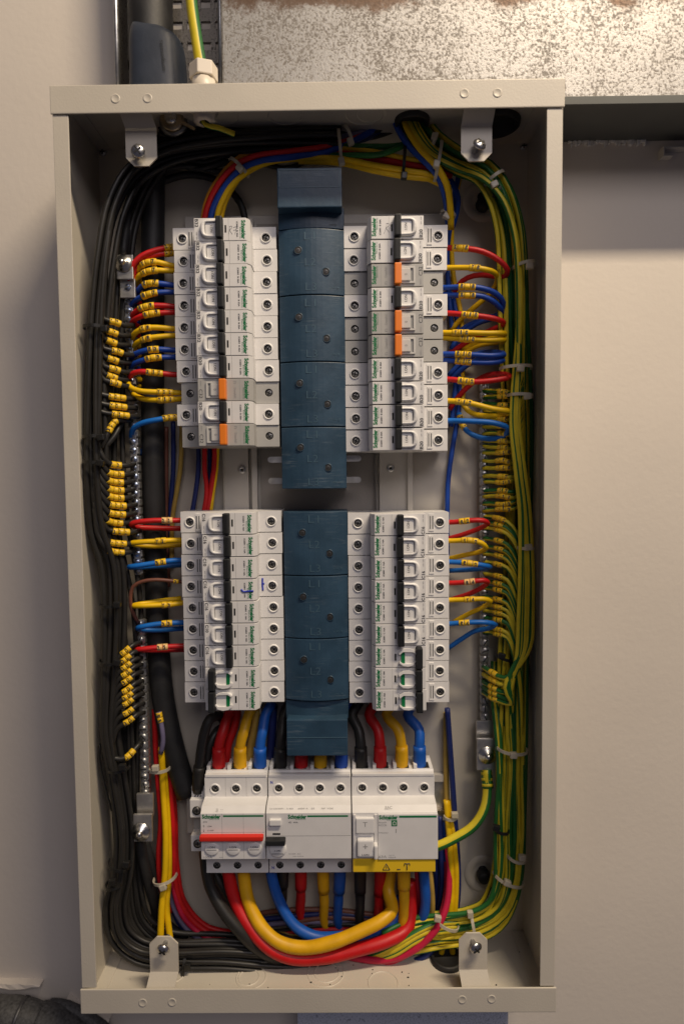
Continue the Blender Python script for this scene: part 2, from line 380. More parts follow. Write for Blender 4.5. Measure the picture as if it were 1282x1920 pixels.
# cover fixing tabs, each with its screw
def tab(px0, px1, pyb, pye, top, dd, screw, tilt, bend):
    """tab hanging from the flange: px0..px1 at its plate, pyb bend line, pye free end"""
    A = at(px0, pyb, dd); B = at(px1, pyb, dd); E_ = at((px0+px1)/2, pye, dd)
    x0, x1, zb, ze = A.x, B.x, A.z, E_.z; s = 1 if top else -1; ch = .0062; th = .0016
    zf = (H-t) if top else t
    bx = bend
    mb = MB(); pl = [(x0, zb), (x1, zb), (x1, ze+s*ch), (x1-ch, ze), (x0+ch, ze), (x0, ze+s*ch)]
    n = mb.add([(x, -dd, z) for x, z in pl]+[(x, -dd+th, z) for x, z in pl]); k = 6
    mb.face(list(range(n, n+k))); mb.face(list(range(n+k, n+2*k))[::-1])
    for i in range(1, k): mb.face([n+i, n+(i+1) % k, n+k+(i+1) % k, n+k+i])
    d2 = D-.0035     # sloping web from the bend forward to the flange
    m = mb.add([(x0+bx, -d2, zf), (x1+bx, -d2, zf), (x0+bx, -d2+th, zf), (x1+bx, -d2+th, zf)])
    mb.face([n, n+1, m+1, m]); mb.face([n+k, n+k+1, m+3, m+2]); mb.face([n, m, m+2, n+k]); mb.face([n+1, m+1, m+3, n+k+1]); mb.face([m, m+1, m+3, m+2])
    o = mb.obj('fixing_tab', 'box_paint', box)
    so = empty('screw', (0,0,0)); so.parent = o
    bpy.data.objects.remove(so)
    q = at(screw[0], screw[1], dd+.006)
    sm = MB(); sm.lathe([(0, .0020), (.0022, .0018), (.0038, .0010), (.0045, 0), (.0045, -.0008), (.0016, -.0010), (.0016, -.010)], n=18)
    sm.box((-.0028, -.00055, 0), (.0028, .00055, .00215), 1); sm.box((-.00055, -.0028, 0), (.00055, .0028, .00214), 1)  # dark cross stands in for the shaded driver recess
    sc = sm.obj('screw', ('steel', 'hole_black'), o)
    setw(sc, Matrix.Translation(q) @ FRONT @ Matrix.Rotation(tilt[0], 4, 'X') @ Matrix.Rotation(tilt[1], 4, 'Y') @ Matrix.Rotation(.6, 4, 'Z') @ Matrix.Scale(1.18, 4))
tab(235, 293, 240, 311, True, .074, (259, 283), (0.1, 0.1), -.006)
tab(864, 922, 238, 302, True, .074, (899, 270), (-.45, .35), .003)
tab(282, 335, 1822, 1757, False, .074, (306, 1781), (.35, -.1), -.004)
tab(860, 913, 1818, 1750, False, .074, (892, 1778), (.3, .25), .003)
# keyhole dimples with black plugs on the back panel
for px, py in ((905, 378), (906, 1638)):
    q = at(px, py, 0); mb = MB().lathe([(.010, .0003), (.013, .0016), (.0165, .0018), (.0185, .0002)], n=32); e = mb.obj('pressed_ring', 'box_paint', box); place(e, q.x, q.z, .0002)
    k = MB().lathe([(0, .0008), (.0040, .0008), (.0042, 0)], n=18).obj('keyhole', 'hole_black', box); place(k, q.x-.001, q.z+.004, .0003)
for label, px, py in (('black plastic plug in the upper keyhole of the back panel', 905, 383), ('black plastic plug in the lower keyhole of the back panel', 906, 1642)):
    e = MB().lathe([(0, .010), (.004, .010), (.0058, .0085), (.0064, .005), (.0064, .0015), (.0045, 0)], n=20); e.box((-.004, -.0006, .009), (.004, .0006, .0104)); e = e.obj('wall_plug', 'rubber'); q = at(px, py, .006); place(e, q.x, q.z, .002, .3)
    tag(e, label, 'plug', 'plugs on the back panel')
# round cable holes with rubber grommets in the roof, one in the floor
for label, px, py, r, top in (('black rubber grommet in the box roof where the yellow wires enter', 772, 226, .0135, 1), ('black rubber grommet in the box roof behind the right hand tab', 930, 230, .0185, 1), ('black rubber grommet in the box floor by the paired yellow wires', 838, 1800, .014, 0)):
    zz = H-t-.0006 if top else t+.0006; v = at(px, py, .03)-CAM; k = (zz-CAM.z)/v.z; q = CAM+v*k
    mb = MB().lathe([(0, 0), (r*.82, 0), (r*.84, .003), (r*.95, .0042), (r*1.05, .003), (r*1.08, -.0005)], n=28)
    g = mb.obj('grommet', 'rubber'); setw(g, Matrix.Translation(q) @ (Matrix.Rotation(math.pi, 4, 'X') if top else Matrix.Identity(4)))
    tag(g, label, 'grommet')

# =================================================================== MOUNTING FRAME behind the breakers
fr = empty('mounting_frame', (0, 0, .2), 'pale grey steel mounting frame behind the breaker columns', 'frame'); 
def fbox(name, px0, py0, px1, py1, d0, d1, m, par=fr, bevel=.0003):
    a = at(px0, py0, d1); b = at(px1, py1, d1); me = MB().box((min(a.x, b.x), -d1, min(a.z, b.z)), (max(a.x, b.x), -d0, max(a.z, b.z))).obj(name, m, par, bevel=bevel)
    me.location = -fr.location if par is fr else (0,0,0); return me
fbox('base_plate', 357, 412, 838, 1455, .003, .0060, 'frame_paint')
fbox('centre_pan', 481, 420, 704, 1340, .0062, .0080, 'pan_metal_shaded')  # separate sheet whose darker colour includes the covers' shadow
for x0, x1, xe0, xe1 in ((409, 440, 442, 474), (744, 775, 708, 742)):
    fbox('support_rail', min(x0, xe0), 410, max(x1, xe1), 1345, .0062, .0120, 'frame_paint')
    fbox('rail_lip', x0, 409, x1-12 if x0 < 600 else x1, 1346, .0122, .0165, 'frame_paint') if x0 < 600 else fbox('rail_lip', x1-13, 409, x1, 1346, .0122, .0165, 'frame_paint')
fbox('rail_lip', 474, 409, 480, 1346, .0062, .0150, 'frame_paint'); fbox('rail_lip', 702, 409, 708, 1346, .0062, .0150, 'frame_paint')
for p in ((454, 881), (732, 878)):
    s_ = MB().lathe([(.0012, -.001), (.0012, .0012), (.0022, .0016), (.0034, .0010), (.0036, 0)], n=16); s_.lathe([(0, .0003), (.0012, .0003)], n=16, m=1)
    s_ = s_.obj('socket_screw', ('zinc', 'hole_black'), fr); placepx(s_, *p, .0122)
fbox('top_lip', 347, 406, 838, 428, .003, .0075, 'frame_paint')
# =================================================================== BUSBAR COVERS
def busbar(label, segs, xl, xr, headpx, collar, headtop, pins=()):
    bc = empty('busbar_cover', (0, 0, at(600, segs[0][0], .05).z), label, 'busbar cover', 'busbar covers')
    Z0 = bc.location.z; df = .046; bulge = .0060
    def slab(name, py0, py1, par, m='cover_blue', df=df, bulge=bulge, base=.009, xw=0, gap=.0004):
        a = at(xl[0]+(xl[1]-xl[0])*(py0-segs[0][0])/(segs[-1][1]-segs[0][0]), py0, df); c = at(xr[0]+(xr[1]-xr[0])*(py0-segs[0][0])/(segs[-1][1]-segs[0][0]), py0, df); z1 = at(585, py1, df).z
        x0, x1 = a.x-xw, c.x+xw; z0 = at(585, py0, df).z; n = 12; prof = [(x0, base)]
        for i in range(n+1):
            k = i/n; prof.append((x0+(x1-x0)*k, df+bulge*(1-(2*k-1)**2)))
        prof.append((x1, base))
        mb = MB(); mb.prism([(p, -1*0+q) for p, q in prof], z1-Z0+gap, z0-Z0-gap, 'x')
        o = mb.obj(name, m, par, bevel=.0006); o.matrix_basis = FRONT
        for p in o.data.polygons: p.use_smooth = False
        return o, x0, x1, z0, z1
    for py0, py1 in segs:
        o, x0, x1, z0, z1 = slab('cover_segment', py0, py1, bc)
        cx = (x0+x1)/2; hh = z0-z1; dz = lambda x: df+bulge*(1-((2*(x-x0)/(x1-x0))-1)**2)
        for i, k in enumerate((.12, .51, .88)):
            x = cx-.0012+i*.0004; tx = text('L%d' % (i+1), .0088, .0062, 'cover_line', o, x, z0-Z0-hh*k, dz(x)+.00015, bold=-.012); 
        tx = text('Acti 9', .011, .0012, 'cover_line', o, x1-.010, z0-Z0-hh*.885, dz(x1-.010)-.0006)
        tx.rotation_euler = (0, math.atan(bulge*4*(.3)/(x1-x0)*1.0), 0); tx.location.z += .0009
        for x, k in ((x0+.0165, .33), (x1-.0155, .655)):
            r = MB().lathe([(.0029, .0004), (.0034, .0005), (.0036, -.0004)], n=18); r.lathe([(0, .00028), (.0029, .00028)], n=18, m=1)
            hole = r.obj('screw_hole', ('cover_blue', 'hole_black'), o); hole.location = (x, z0-Z0-hh*k, dz(x)+.0001)
            sc = put('screw', M_cscrew, o, x, z0-Z0-hh*k, dz(x)+.00032, random.random()); sc.scale = (1, 1, .3)
    # collar and head
    slab('collar', collar[0], collar[1], bc, df=.0445, bulge=.004)
    hx0, hx1, hy0, hy1 = headpx; hd = .058
    a = at(hx0, hy0, hd); b = at(hx1, hy1, hd)
    zz0, zz1 = b.z-Z0, a.z-Z0
    hb = MB().box((a.x, zz0, .012), (b.x, zz1, hd)).obj('head', 'cover_blue', bc, bevel=.0009); hb.matrix_basis = FRONT
    # raised frame line on the head
    mb = MB(); e = .0016; th = .0005; top = zz1-e if headtop else (zz0+zz1)/2+.0002; bot = (zz0+zz1)/2 if headtop else zz0+e
    if headtop:
        x0, x1 = a.x+e, b.x-e
        for q in (((x0, bot), (x1, bot+th)), ((x0, top-th), (x1, top)), ((x0, bot), (x0+th, top)), ((x1-th, bot), (x1, top))): mb.box((*q[0], hd-.0002), (*q[1], hd+.0003))
    else:
        mb.box((a.x+.0005, (zz0+zz1)/2, hd-.0002), (b.x-.0005, (zz0+zz1)/2+th, hd+.0003)); 
    mb.obj('head_rim', 'cover_line', hb)
    tx = text('Schneider', .0095, .0016, 'black_plastic', bc, 0, 0, 0) if headtop else None
    if tx: tx.matrix_basis = FRONT @ Matrix.Translation((at(622, 421, .047).x, at(622, 421, .047).z-Z0, .0473))
    for px0, px1, py, dd in pins:
        p = at(px0, py, dd); q = at(px1, py, dd); mb = MB(); r = .0022; n = 10
        poly = []
        sgn = -1 if px0 < 580 else 1
        xo, xi = (p.x, q.x) if sgn < 0 else (q.x, p.x)
        for i in range(n+1):
            an = -math.pi/2+math.pi*i/n; poly.append((xo+sgn*(r*math.cos(an)-r), p.z-Z0+r*math.sin(an)))
        poly.append((xi, p.z-Z0+r)); poly.append((xi, p.z-Z0-r))
        k = len(poly); nn = mb.add([(x, z, dd) for x, z in poly]+[(x, z, dd-.0022) for x, z in poly])
        mb.face(list(range(nn, nn+k))); mb.face(list(range(nn+k, nn+2*k))[::-1])
        for i in range(k): mb.face([nn+i, nn+(i+1) % k, nn+k+(i+1) % k, nn+k+i])
        o = mb.obj('busbar_pin', 'tin', bc, bevel=.0004); o.matrix_basis = FRONT
busbar('upper blue busbar cover of four segments with its head above', [(432, 556), (556, 680), (680, 801), (801, 917)], (522, 529), (645, 650), (519, 641, 315, 388), (390, 432), True,
       [(503, 545, 862, .034), (504, 545, 902, .034), (630, 676, 860, .034), (630, 676, 900, .034)])
busbar('lower blue busbar cover of three segments with its head below', [(958, 1078), (1078, 1195), (1195, 1311)], (531, 536), (651, 653), (537, 652, 1350, 1417), (1311, 1348), False)

# =================================================================== BREAKERS
LB = .0860; WB = .0181; ZS = .034; ZF = .0535     # length, width, shoulder and face heights above the rail (rail face at d=.012)
BASE_D = .012
def mcb_body(grey, w):
    x0 = .0035 if grey else 0.0; zs = ZS-.0012 if grey else ZS
    prof = [(x0, 0), (x0, zs), (.0222, zs), (.0222, ZF), (.0640, ZF), (.0668, ZF-.0045), (.0668, zs), (LB, zs), (LB, 0)]
    mb = MB(); mb.prism(prof, -w/2, w/2, 'x', skip=(1, 6))
    hx = (.0145 if grey else .0078), .0775
    mb.holecell(x0, .0222, -w/2, w/2, zs, hx[0] if not grey else .0108, 0, .0033, .006, 0, 1); mb.holecell(.0668, LB, -w/2, w/2, zs, hx[1], 0, .0033, .006, 0, 1)
    return mb.mesh('body', 'grey_plastic' if grey else 'white_plastic', 'hole_black', bevel=.00032), zs
BW, zsW = mcb_body(False, WB-.0003); BG, zsG = mcb_body(True, WB-.0003)
def rbox(x0, x1, y0, y1, z0, z1, m, bev, name): return MB().box((x0, y0, z0), (x1, y1, z1)).mesh(name, m, bevel=bev)
M_vent = MB().box((.0134, -.0058, zsW-.0001), (.0143, .0052, zsW+.0002)).box((.0156, -.0058, zsW-.0001), (.0164, .0052, zsW+.0002)).mesh('vent_slot', 'vent_dark')
M_step = rbox(.0129, .0172, -.0075, .0072, zsW-.001, zsW+.0006, 'white_plastic', .0002, 'vent_panel')
M_ind = rbox(.0438, .0452, -.0026, .0032, ZF-.0002, ZF+.00012, 'hole_black', 0, 'indicator_slot')
M_seam = rbox(.0468, .0470, -.0086, .0086, ZF-.0002, ZF+.00006, 'grey_print', 0, 'label_seam')
def lever_mesh():
    # curved white lever: crescent cheek + sloping window
    mb = MB(); n = 10; x0, x1, y0, y1 = .0242, .0372, -.0072, .0072
    mb.box((.0284, y0+.0020, ZF-.001), (.0376, y1-.0024, ZF+.0014), 0)
    # crescent
    o = []; i_ = []
    for k in range(n+1):
        a = math.pi/2+math.pi*k/n; sp = lambda v, e: math.copysign(abs(v)**e, v); o.append((.0335+(.0335-x0)*sp(math.cos(a), .62), y1*sp(math.sin(a), .75)))
        i_.append((.0345+.0064*sp(math.cos(a), .35), (y1-.0020)*sp(math.sin(a), .35)))
    o = [(.0376, y1)]+o+[(.0376, y0)]; i_ = [(.0376, y1-.0020)]+i_+[(.0376, y0+.0020)]
    z0, z1 = ZF-.001, ZF+.0032; k = len(o)
    a = mb.add([(x, y, z0) for x, y in o]); b = mb.add([(x+.0004, y*.96, z1-.0012*(1 if x > .03 else .5)) for x, y in o]); c = mb.add([(x, y, z1-.0006) for x, y in i_]); d = mb.add([(x, y, z0) for x, y in i_])
    for q in range(k-1):
        mb.face([a+q, a+q+1, b+q+1, b+q], 0, True); mb.face([b+q, b+q+1, c+q+1, c+q], 0, True); mb.face([c+q, c+q+1, d+q+1, d+q], 0, True)
    return mb.mesh('lever', 'lever_white')
M_lever = lever_mesh()
def handle_mesh(m):
    mb = MB().box((.0374, -.0086, ZF-.001), (.0428, .0086, ZF+.0062))
    me = mb.mesh('handle', m, bevel=.0012); return me
M_handle = handle_mesh('black_plastic')
M_rib = MB(); [M_rib.box((.0374+.0009+k*.0012, -.0078, ZF+.006), (.0374+.0014+k*.0012, .0078, ZF+.0066)) for k in range(3)]; M_rib = M_rib.mesh('grip_rib', 'black_plastic')
def off_handle():
    mb = MB().box((.0225, -.0088, ZF-.001), (.0278, .0088, ZF+.0072)); return mb.mesh('handle', 'black_plastic', bevel=.0010)
M_offhandle = off_handle()
def off_lever():
    mb = MB(); n = 8
    mb.box((.0282, -.0052, ZF-.001), (.0395, .0052, ZF+.0018)); 
    for s in (-1, 1):
        pts = [(.0278, .0030), (.0300, .0066), (.0340, .0076), (.0385, .0070), (.0418, .0045), (.0412, .0030), (.0385, .0052), (.0300, .0050)]
        k = len(pts); a = mb.add([(x, s*y, ZF-.001) for x, y in pts]); b = mb.add([(x, s*y, ZF+.0036) for x, y in pts])
        mb.face([b+i for i in range(k)] if s > 0 else [b+i for i in range(k)][::-1])
        for i in range(k): mb.face([a+i, a+(i+1) % k, b+(i+1) % k, b+i])
    return mb.mesh('lever', 'lever_white', bevel=.0003)
M_offlever = off_lever()
M_green = rbox(.0368, .0398, -.0050, .0050, ZF+.0014, ZF+.0021, 'green_print', .0002, 'off_flag')
M_ghandle = MB().box((.0372, -.0084, ZF-.001), (.0428, .0084, ZF+.0060)).mesh('handle', 'orange_plastic', bevel=.0010)
def glever():
    mb = MB(); 
    mb.box((.0260, -.0066, ZF-.0005), (.0368, -.0052, ZF+.0012)); mb.box((.0260, .0052, ZF-.0005), (.0368, .0066, ZF+.0012)); mb.box((.0260, -.0052, ZF-.0005), (.0275, .0052, ZF+.0012))
    return mb.mesh('lever_frame', 'grey_light', bevel=.0002)
M_gframe = glever()
M_gwin = rbox(.0276, .0300, -.0050, .0050, ZF-.0003, ZF+.0002, 'grey_print', 0, 'lever_recess')
M_glever = rbox(.0298, .0372, -.0050, .0050, ZF-.0003, ZF+.0022, 'grey_light', .0006, 'lever')
ROT = -math.pi/2
def sh(o): o.location.x += .0031; return o
def breaker(label, kind, rating, amp, X, Z, flip, off=False, name='circuit_breaker', tilt=0):
    """X is the outer end of the breaker; local x runs from the wiring end to the busbar end"""
    b = empty(name, (0,0,0), label, 'circuit breaker', 'circuit breakers'); place(b, X, Z, BASE_D+random.uniform(-.0003, .0003), (math.pi if flip else 0)+tilt)
    g = kind == 'grey'
    new('body', BG if g else BW, b)
    hx = (.0108 if g else .0078, .0775); zs = zsG if g else zsW
    for x in hx:
        if not g: put('terminal_ring', M_ring, b, x, 0, zs)
        put('screw', M_tscrew2 if g else M_tscrew, b, x, random.uniform(-.0002, .0002), zs-.0017, random.uniform(0, 3))
    if g:
        sh(new('handle', M_ghandle, b)); sh(new('lever_frame', M_gframe, b)); sh(new('lever_recess', M_gwin, b)); l = sh(new('lever', M_glever, b))
        text('0', .0013, .0022, 'grey_print', l, .0335, 0, ZF+.0023, ROT)
        text(rating, .0072, .0030, 'dark_print', b, .0246, -.0030, ZF+.0001, ROT); text('400V~', .0055, .0009, 'grey_print', b, .0246, .0050, ZF+.0001, ROT)
        text('DomA61', .0082, .0019, 'grey_print', b, .0525, -.0025, ZF+.0001, ROT)
        hm = text('n', .0022, .0022, 'grey_print', b, .0525, .0060, ZF+.0001, ROT)
        sm = new('label_seam', M_seam, b); sm.location = (.0095, 0, 0)
    else:
        new('vent_panel', M_step, b); v = new('vent_slot', M_vent, b); v.location = (0, 0, .0006); sh(new('indicator_slot', M_ind, b)); sh(new('label_seam', M_seam, b))
        if off:
            h = sh(new('handle', M_offhandle, b)); l = sh(new('lever', M_offlever, b)); new('off_flag', M_green, l)
        else:
            h = sh(new('handle', M_handle, b)); new('grip_rib', M_rib, h); l = sh(new('lever', M_lever, b))
            text('I.ON', .0056, .0021, 'dark_print', l, .0335, 0, ZF+.00148, ROT, bold=.01)
            s_ = MB_line; q = new('window_edge', s_, l)
        if not off:
            text(rating, .0064, .0028, 'dark_print', b, .0244, .0050, ZF+.0001, ROT, bold=.025)
            text('400V~ 6000', .0060, .0009, 'grey_print', b, .0243, -.0050, ZF+.0001, ROT)
        text('iC60H  '+amp,   .0124, .0014, 'dark_print', b, .0570, -.0002, ZF+.0001, ROT, bold=.03)
    text('Schneider', .0148, .0036, 'green_print', b, .0620, -.0004, ZF+.0001, ROT, bold=.045)
    text('Electric', .0090, .0011, 'green_print', b, .0595, -.0030, ZF+.0001, ROT)
    return b
MB_line = rbox(.0283, .0287, -.0050, .0047, ZF+.0004, ZF+.00152, 'vent_dark', 0, 'window_edge')
def ordl(i, n): return ('topmost' if i == 0 else 'bottom' if i == n-1 else NTH[i]+' from the top')
def column(where, X, z0, z1, kinds, flip):
    n = len(kinds); out = []
    for i, k in enumerate(kinds):
        Z = z0+(z1-z0)*i/(n-1); pos = ordl(i, n)
        if k == 'G': lab = 'grey breaker with orange lever, %s in the %s column' % (pos, where)
        elif k.endswith('o'): lab = 'switched off white breaker with green flag, %s in the %s column' % (pos, where)
        else: lab = 'white breaker marked %s with black lever, %s in the %s column' % (k, pos, where)
        if k == 'G': b = breaker(lab, 'grey', 'C32', '', X, Z, flip)
        else:
            r = k.rstrip('o'); b = breaker(lab, 'white', r, r[0]+' '+r[1:]+'A', X+random.uniform(-.0004, .0004), Z, flip, k.endswith('o'))
        out.append(b)
    return out
UL = column('upper left', -.1151, .6379, .4735, ['B32']*6+['B20', 'G', 'B20', 'G'], False)
UR = column('upper right', .1131, .6376, .4685, ['B20', 'B20', 'G', 'B20', 'G', 'G', 'B20', 'B20', 'B20', 'B20'], True)
LL = column('lower left', -.1143, .4008, .2527, ['C16', 'C16', 'C10', 'C16', 'C16', 'C10', 'C16', 'C10o', 'C10o'], False)
LR = column('lower right', .1141, .3985, .2514, ['C16']*6+['C10o']*3, True)
def pen(par, strokes, m, r, z):
    mb = MB()
    for st in strokes: tube_mb(spline([Vector((x, y, z)) for x, y in st], .0008), r, 5, mb=mb)
    mb.obj('handwriting', m, par)
# pencilled marks R7 and R8, and blue pen strokes (local coordinates; the lower row letters stand upright in the photo)
zz = ZF+.0001
pen(UL[0], [[(.0500, -.0045), (.0508, -.0005), (.0515, .0022)], [(.0508, .0020), (.0528, .0024), (.0524, .0004), (.0510, -.0004), (.0530, -.0040)], [(.0540, .0012), (.0562, .0018), (.0552, -.0040)], [(.0540, -.0010), (.0566, -.0004)]], 'pencil', .00014, zz)
pen(UR[0], [[(.0540, .0050), (.0525, .0010), (.0515, -.0030)], [(.0520, -.0030), (.0500, -.0030), (.0505, -.0008), (.0522, .0004), (.0496, .0040)], [(.0478, -.0040), (.0490, -.0020), (.0475, .0000), (.0490, .0010), (.0484, -.0012), (.0470, -.0034), (.0478, -.0040)]], 'pencil', .00014, zz)
pen(LL[3], [[(.0540, .0008), (.0556, -.0012), (.0600, -.0010), (.0642, -.0008)]], 'blue_pen', .0008, zz)
pen(LL[3], [[(.0692, .0068), (.0690, .0010), (.0694, -.0040)], [(.0694, .0020), (.0708, .0020)]], 'blue_pen', .0008, zsW)
# =================================================================== BOTTOM ROW: main switch, two residual current devices
DZ0, DZ1 = .0905, .1800           # lower and upper end of the devices
def device(name, label, x0, x1, poles, cat):
    b = empty(name, (0,0,0), label, cat); place(b, x0, DZ0, BASE_D)
    Wd = x1-x0-.0004; Ld = DZ1-DZ0; zs = .034; zf = .052
    fb, ft = .0235, .0635           # face from / to
    prof = [(0, 0), (0, zs), (fb, zs), (fb, zf), (ft, zf), (ft+.0040, zf-.0055), (ft+.0055, zs), (Ld-.003, zs), (Ld-.003, zs-.004), (Ld, zs-.006), (Ld, 0)]
    mb = MB(); mb.prism(prof, 0, Wd, 'y', skip=(1, 6)); pw = Wd/poles
    for i in range(poles):
        mb.holecell(i*pw, (i+1)*pw, 0, fb, zs, (i+.5)*pw, .0066, .0033, .006, 0, 1); mb.holecell(i*pw, (i+1)*pw, ft+.0055, Ld-.003, zs, (i+.5)*pw, .0762, .0033, .006, 0, 1)
    mb.obj('body', ('white_plastic', 'hole_black'), b, bevel=.00035)
    for i in range(poles):
        cx = (i+.5)*pw
        put('terminal_ring', M_ring, b, cx, .0762, zs); put('screw', M_tscrew, b, cx, .0762, zs-.0017, random.random()*3)
        put('screw', M_tscrew, b, cx, .0066, zs-.0017, random.random()*3)
        # raised cheeks either side of each wire entry
        MB().box((i*pw+.0006, Ld-.0008, zs-.022), (i*pw+.0036, Ld+.0040, zs-.0065)).obj('entry_rib', 'white_plastic', b, bevel=.0003)
        MB().box((cx-.0058, Ld-.0006, zs-.020), (cx+.0058, Ld+.0003, zs-.0085)).obj('wire_entry', 'hole_black', b)
    MB().box((.0005, Ld-.0028, zs-.0035), (Wd-.0005, Ld-.0006, zs+.0006)).obj('ridge', 'white_plastic', b, bevel=.0003)
    return b, Wd, zs, zf, fb, ft, pw
xsw = (-.0990, -.0440); xrd = (-.0434, .0290); xrc = (.0296, .1020)
GRN = 'green_print'
# main switch
b, Wd, zs, zf, fb, ft, pw = device('main_switch', 'white three pole main switch with long red handle, left of the bottom row', *xsw, 3, 'switch')
for i in (1, 2): MB().box((i*pw-.0001, fb, zf-.0002), (i*pw+.0001, ft, zf+.00006)).obj('pole_seam', 'grey_print', b); MB().box((i*pw-.0001, ft+.0056, zs-.0002), (i*pw+.0001, DZ1-DZ0-.0032, zs+.00006)).obj('pole_seam', 'grey_print', b)
text('Schneider', .0158, .0038, GRN, b, .0092, .0610, zf+.0001, bold=.045); text('Electric', .0085, .0009, GRN, b, .0120, .0586, zf+.0001)
MB().box((pw+.001, .0606, zf-.0002), (Wd-.0012, .0620, zf+.0001)).obj('green_stripe', GRN, b)
text('iSW', .0036, .0013, 'dark_print', b, .0040, .0563, zf+.0001); text('I.ON', .0038, .0012, 'dark_print', b, .0075, .0525, zf+.0001); text('O.OFF', .0056, .0012, 'dark_print', b, .0083, .0488, zf+.0001)
for y in (.0525, .0488): text('\u2191' if y > .05 else '\u2193', .0014, .0024, 'dark_print', b, .0026, y, zf+.0001)
text('100A', .0078, .0018, 'grey_print', b, .0056, .0253, zf+.0001); text('415V~', .0036, .0009, 'grey_print', b, .0170, .0253, zf+.0001)
MB().box((.0004, .0470, zf-.0002), (Wd-.0004, .0472, zf+.0001)).obj('handle_seam', 'grey_print', b)
hd = MB().box((-.0004, .0415, zf-.001), (Wd-.0012, .0458, zf+.0048)).obj('handle', 'red_plastic', b, bevel=.0011)
for i in range(3):
    cx = (i+.5)*pw; k = MB().lathe([(0, .0012), (.0050, .0012), (.0060, .0008), (.0064, 0)], n=24).obj('lever', 'lever_white', b); k.location = (cx, .0328, zf); k.scale = (1, .95, 1)
    text('I.ON', .0058, .0017, 'dark_print', k, 0, .0022, .0014, bold=.01); MB().box((-.0042, -.0006, .0011), (.0042, -.0002, .00135)).obj('lever_seam', 'dark_print', k)
text('|||  \u2013\u2013', .006, .0026, 'grey_print', b, .0165, .0665, zf-.0005)
# residual current device
b, Wd, zs, zf, fb, ft, pw = device('residual_current_device', 'white four pole device with small black handle, middle of the bottom row', *xrd, 4, 'switch')
text('Schneider', .0158, .0038, GRN, b, .0265, .0605, zf+.0001, bold=.045); text('Electric', .0085, .0009, GRN, b, .0295, .0581, zf+.0001)
MB().box((.0350, .0601, zf-.0002), (Wd-.0025, .0615, zf+.0001)).obj('green_stripe', GRN, b)
text('iID  40A', .0080, .0014, 'dark_print', b, .0230, .0555, zf+.0001)
text('N', .0022, .0026, 'blue_pen', b, .0030, .0815, zs+.0001, bold=.03); text('N', .0022, .0026, 'blue_pen', b, .0030, .0045, zs+.0001, bold=.03)
MB().box((.0030, .0535, zf-.001), (.0130, .0588, zf+.0024)).obj('test_button', 'lever_white', b, bevel=.0008)
MB().box((.0055, .0448, zf-.0002), (.0120, .0462, zf+.0002)).obj('indicator_slot', 'hole_black', b)
MB().box((.0004, .0436, zf-.0002), (Wd-.0004, .0439, zf+.0001)).obj('label_seam', 'grey_print', b)
MB().box((-.0001, .0385, zf-.001), (.0165, .0430, zf+.0064)).obj('handle', 'black_plastic', b, bevel=.0009)
k = MB().lathe([(0, .0012), (.0062, .0012), (.0072, .0008), (.0076, 0)], n=24).obj('lever', 'lever_white', b); k.location = (.0095, .0325, zf)
text('I-ON', .0052, .0015, 'dark_print', k, 0, -.001, .0014, bold=.01); MB().box((-.0050, -.0040, .0011), (.0050, -.0036, .00135)).obj('lever_seam', 'dark_print', k)
text('10 000  AC', .010, .0011, 'grey_print', b, .0240, .0280, zf+.0001); text('I\u0394n 0,03A', .0090, .0011, 'grey_print', b, .0270, .0258, zf+.0001)
sl = Matrix.Translation((0, ft+.0020, zf-.0026)) @ Matrix.Rotation(-math.atan2(.0055, .0040), 4, 'X')
for s_, x, w_ in (('Un 230/400V~  In 40A', .013, .020), ('6000 A  -25', .034, .014), ('NF  VDE', .052, .010)):
    o = text(s_, w_, .0013, 'grey_print', b, 0, 0, 0); o.matrix_basis = sl @ Matrix.Translation((x, .0005, .0003))
# rccb
b, Wd, zs, zf, fb, ft, pw = device('residual_current_breaker', 'white four pole device with white lever and green house mark, right of the bottom row', *xrc, 4, 'switch')
MB().box((.0215, fb, zf-.001), (Wd+.0002, ft-.0005, zf+.0018)).obj('front_cover', 'white_plastic', b, bevel=.0006)
zc = zf+.0019
text('Schneider', .0158, .0038, GRN, b, .0305, .0605, zc, bold=.045); text('Electric', .0085, .0009, GRN, b, .0335, .0582, zc)
MB().box((.0395, .0602, zf+.001), (Wd-.001, .0617, zc+.0001)).obj('green_stripe', GRN, b)
text('Resi9', .0062, .0013, 'grey_print', b, .0255, .0560, zc); text('RCCB', .0064, .0015, 'grey_print', b, .0256, .0536, zc); text('R9R02463', .0076, .0010, 'grey_print', b, .0262, .0470, zc)
hm = MB().box((.0330, .0528, zf+.001), (.0378, .0578, zc+.0001)).obj('house_mark', GRN, b)
mb = MB()
for q in (((.0340, .0537), (.0344, .0557)), ((.0364, .0537), (.0368, .0557)), ((.0340, .0537), (.0368, .0541))): mb.box((*q[0], zc), (*q[1], zc+.0002))
n = mb.add([(.0336, .0556, zc+.0002), (.0354, .0572, zc+.0002), (.0372, .0556, zc+.0002), (.0366, .0556, zc+.0002), (.0354, .0566, zc+.0002), (.0342, .0556, zc+.0002)]); mb.face([n, n+1, n+4, n+5]); mb.face([n+1, n+2, n+3, n+4])
mb.obj('house_outline', 'lever_white', hm)
text('63A', .0066, .0021, 'grey_print', b, .0254, .0262, zc); text('Type AC', .0052, .0009, 'grey_print', b, .0330, .0274, zc); text('100mA', .0062, .0012, 'grey_print', b, .0334, .0256, zc); text('1', .0006, .0036, 'grey_print', b, .0368, .0486, zc)
text('EAC', .0058, .0026, 'grey_print', b, .0310, .0672, zf-.0014)
MB().box((.0030, .0470, zf-.001), (.0185, .0600, zf+.0030)).obj('test_button', 'lever_white', b, bevel=.0008)
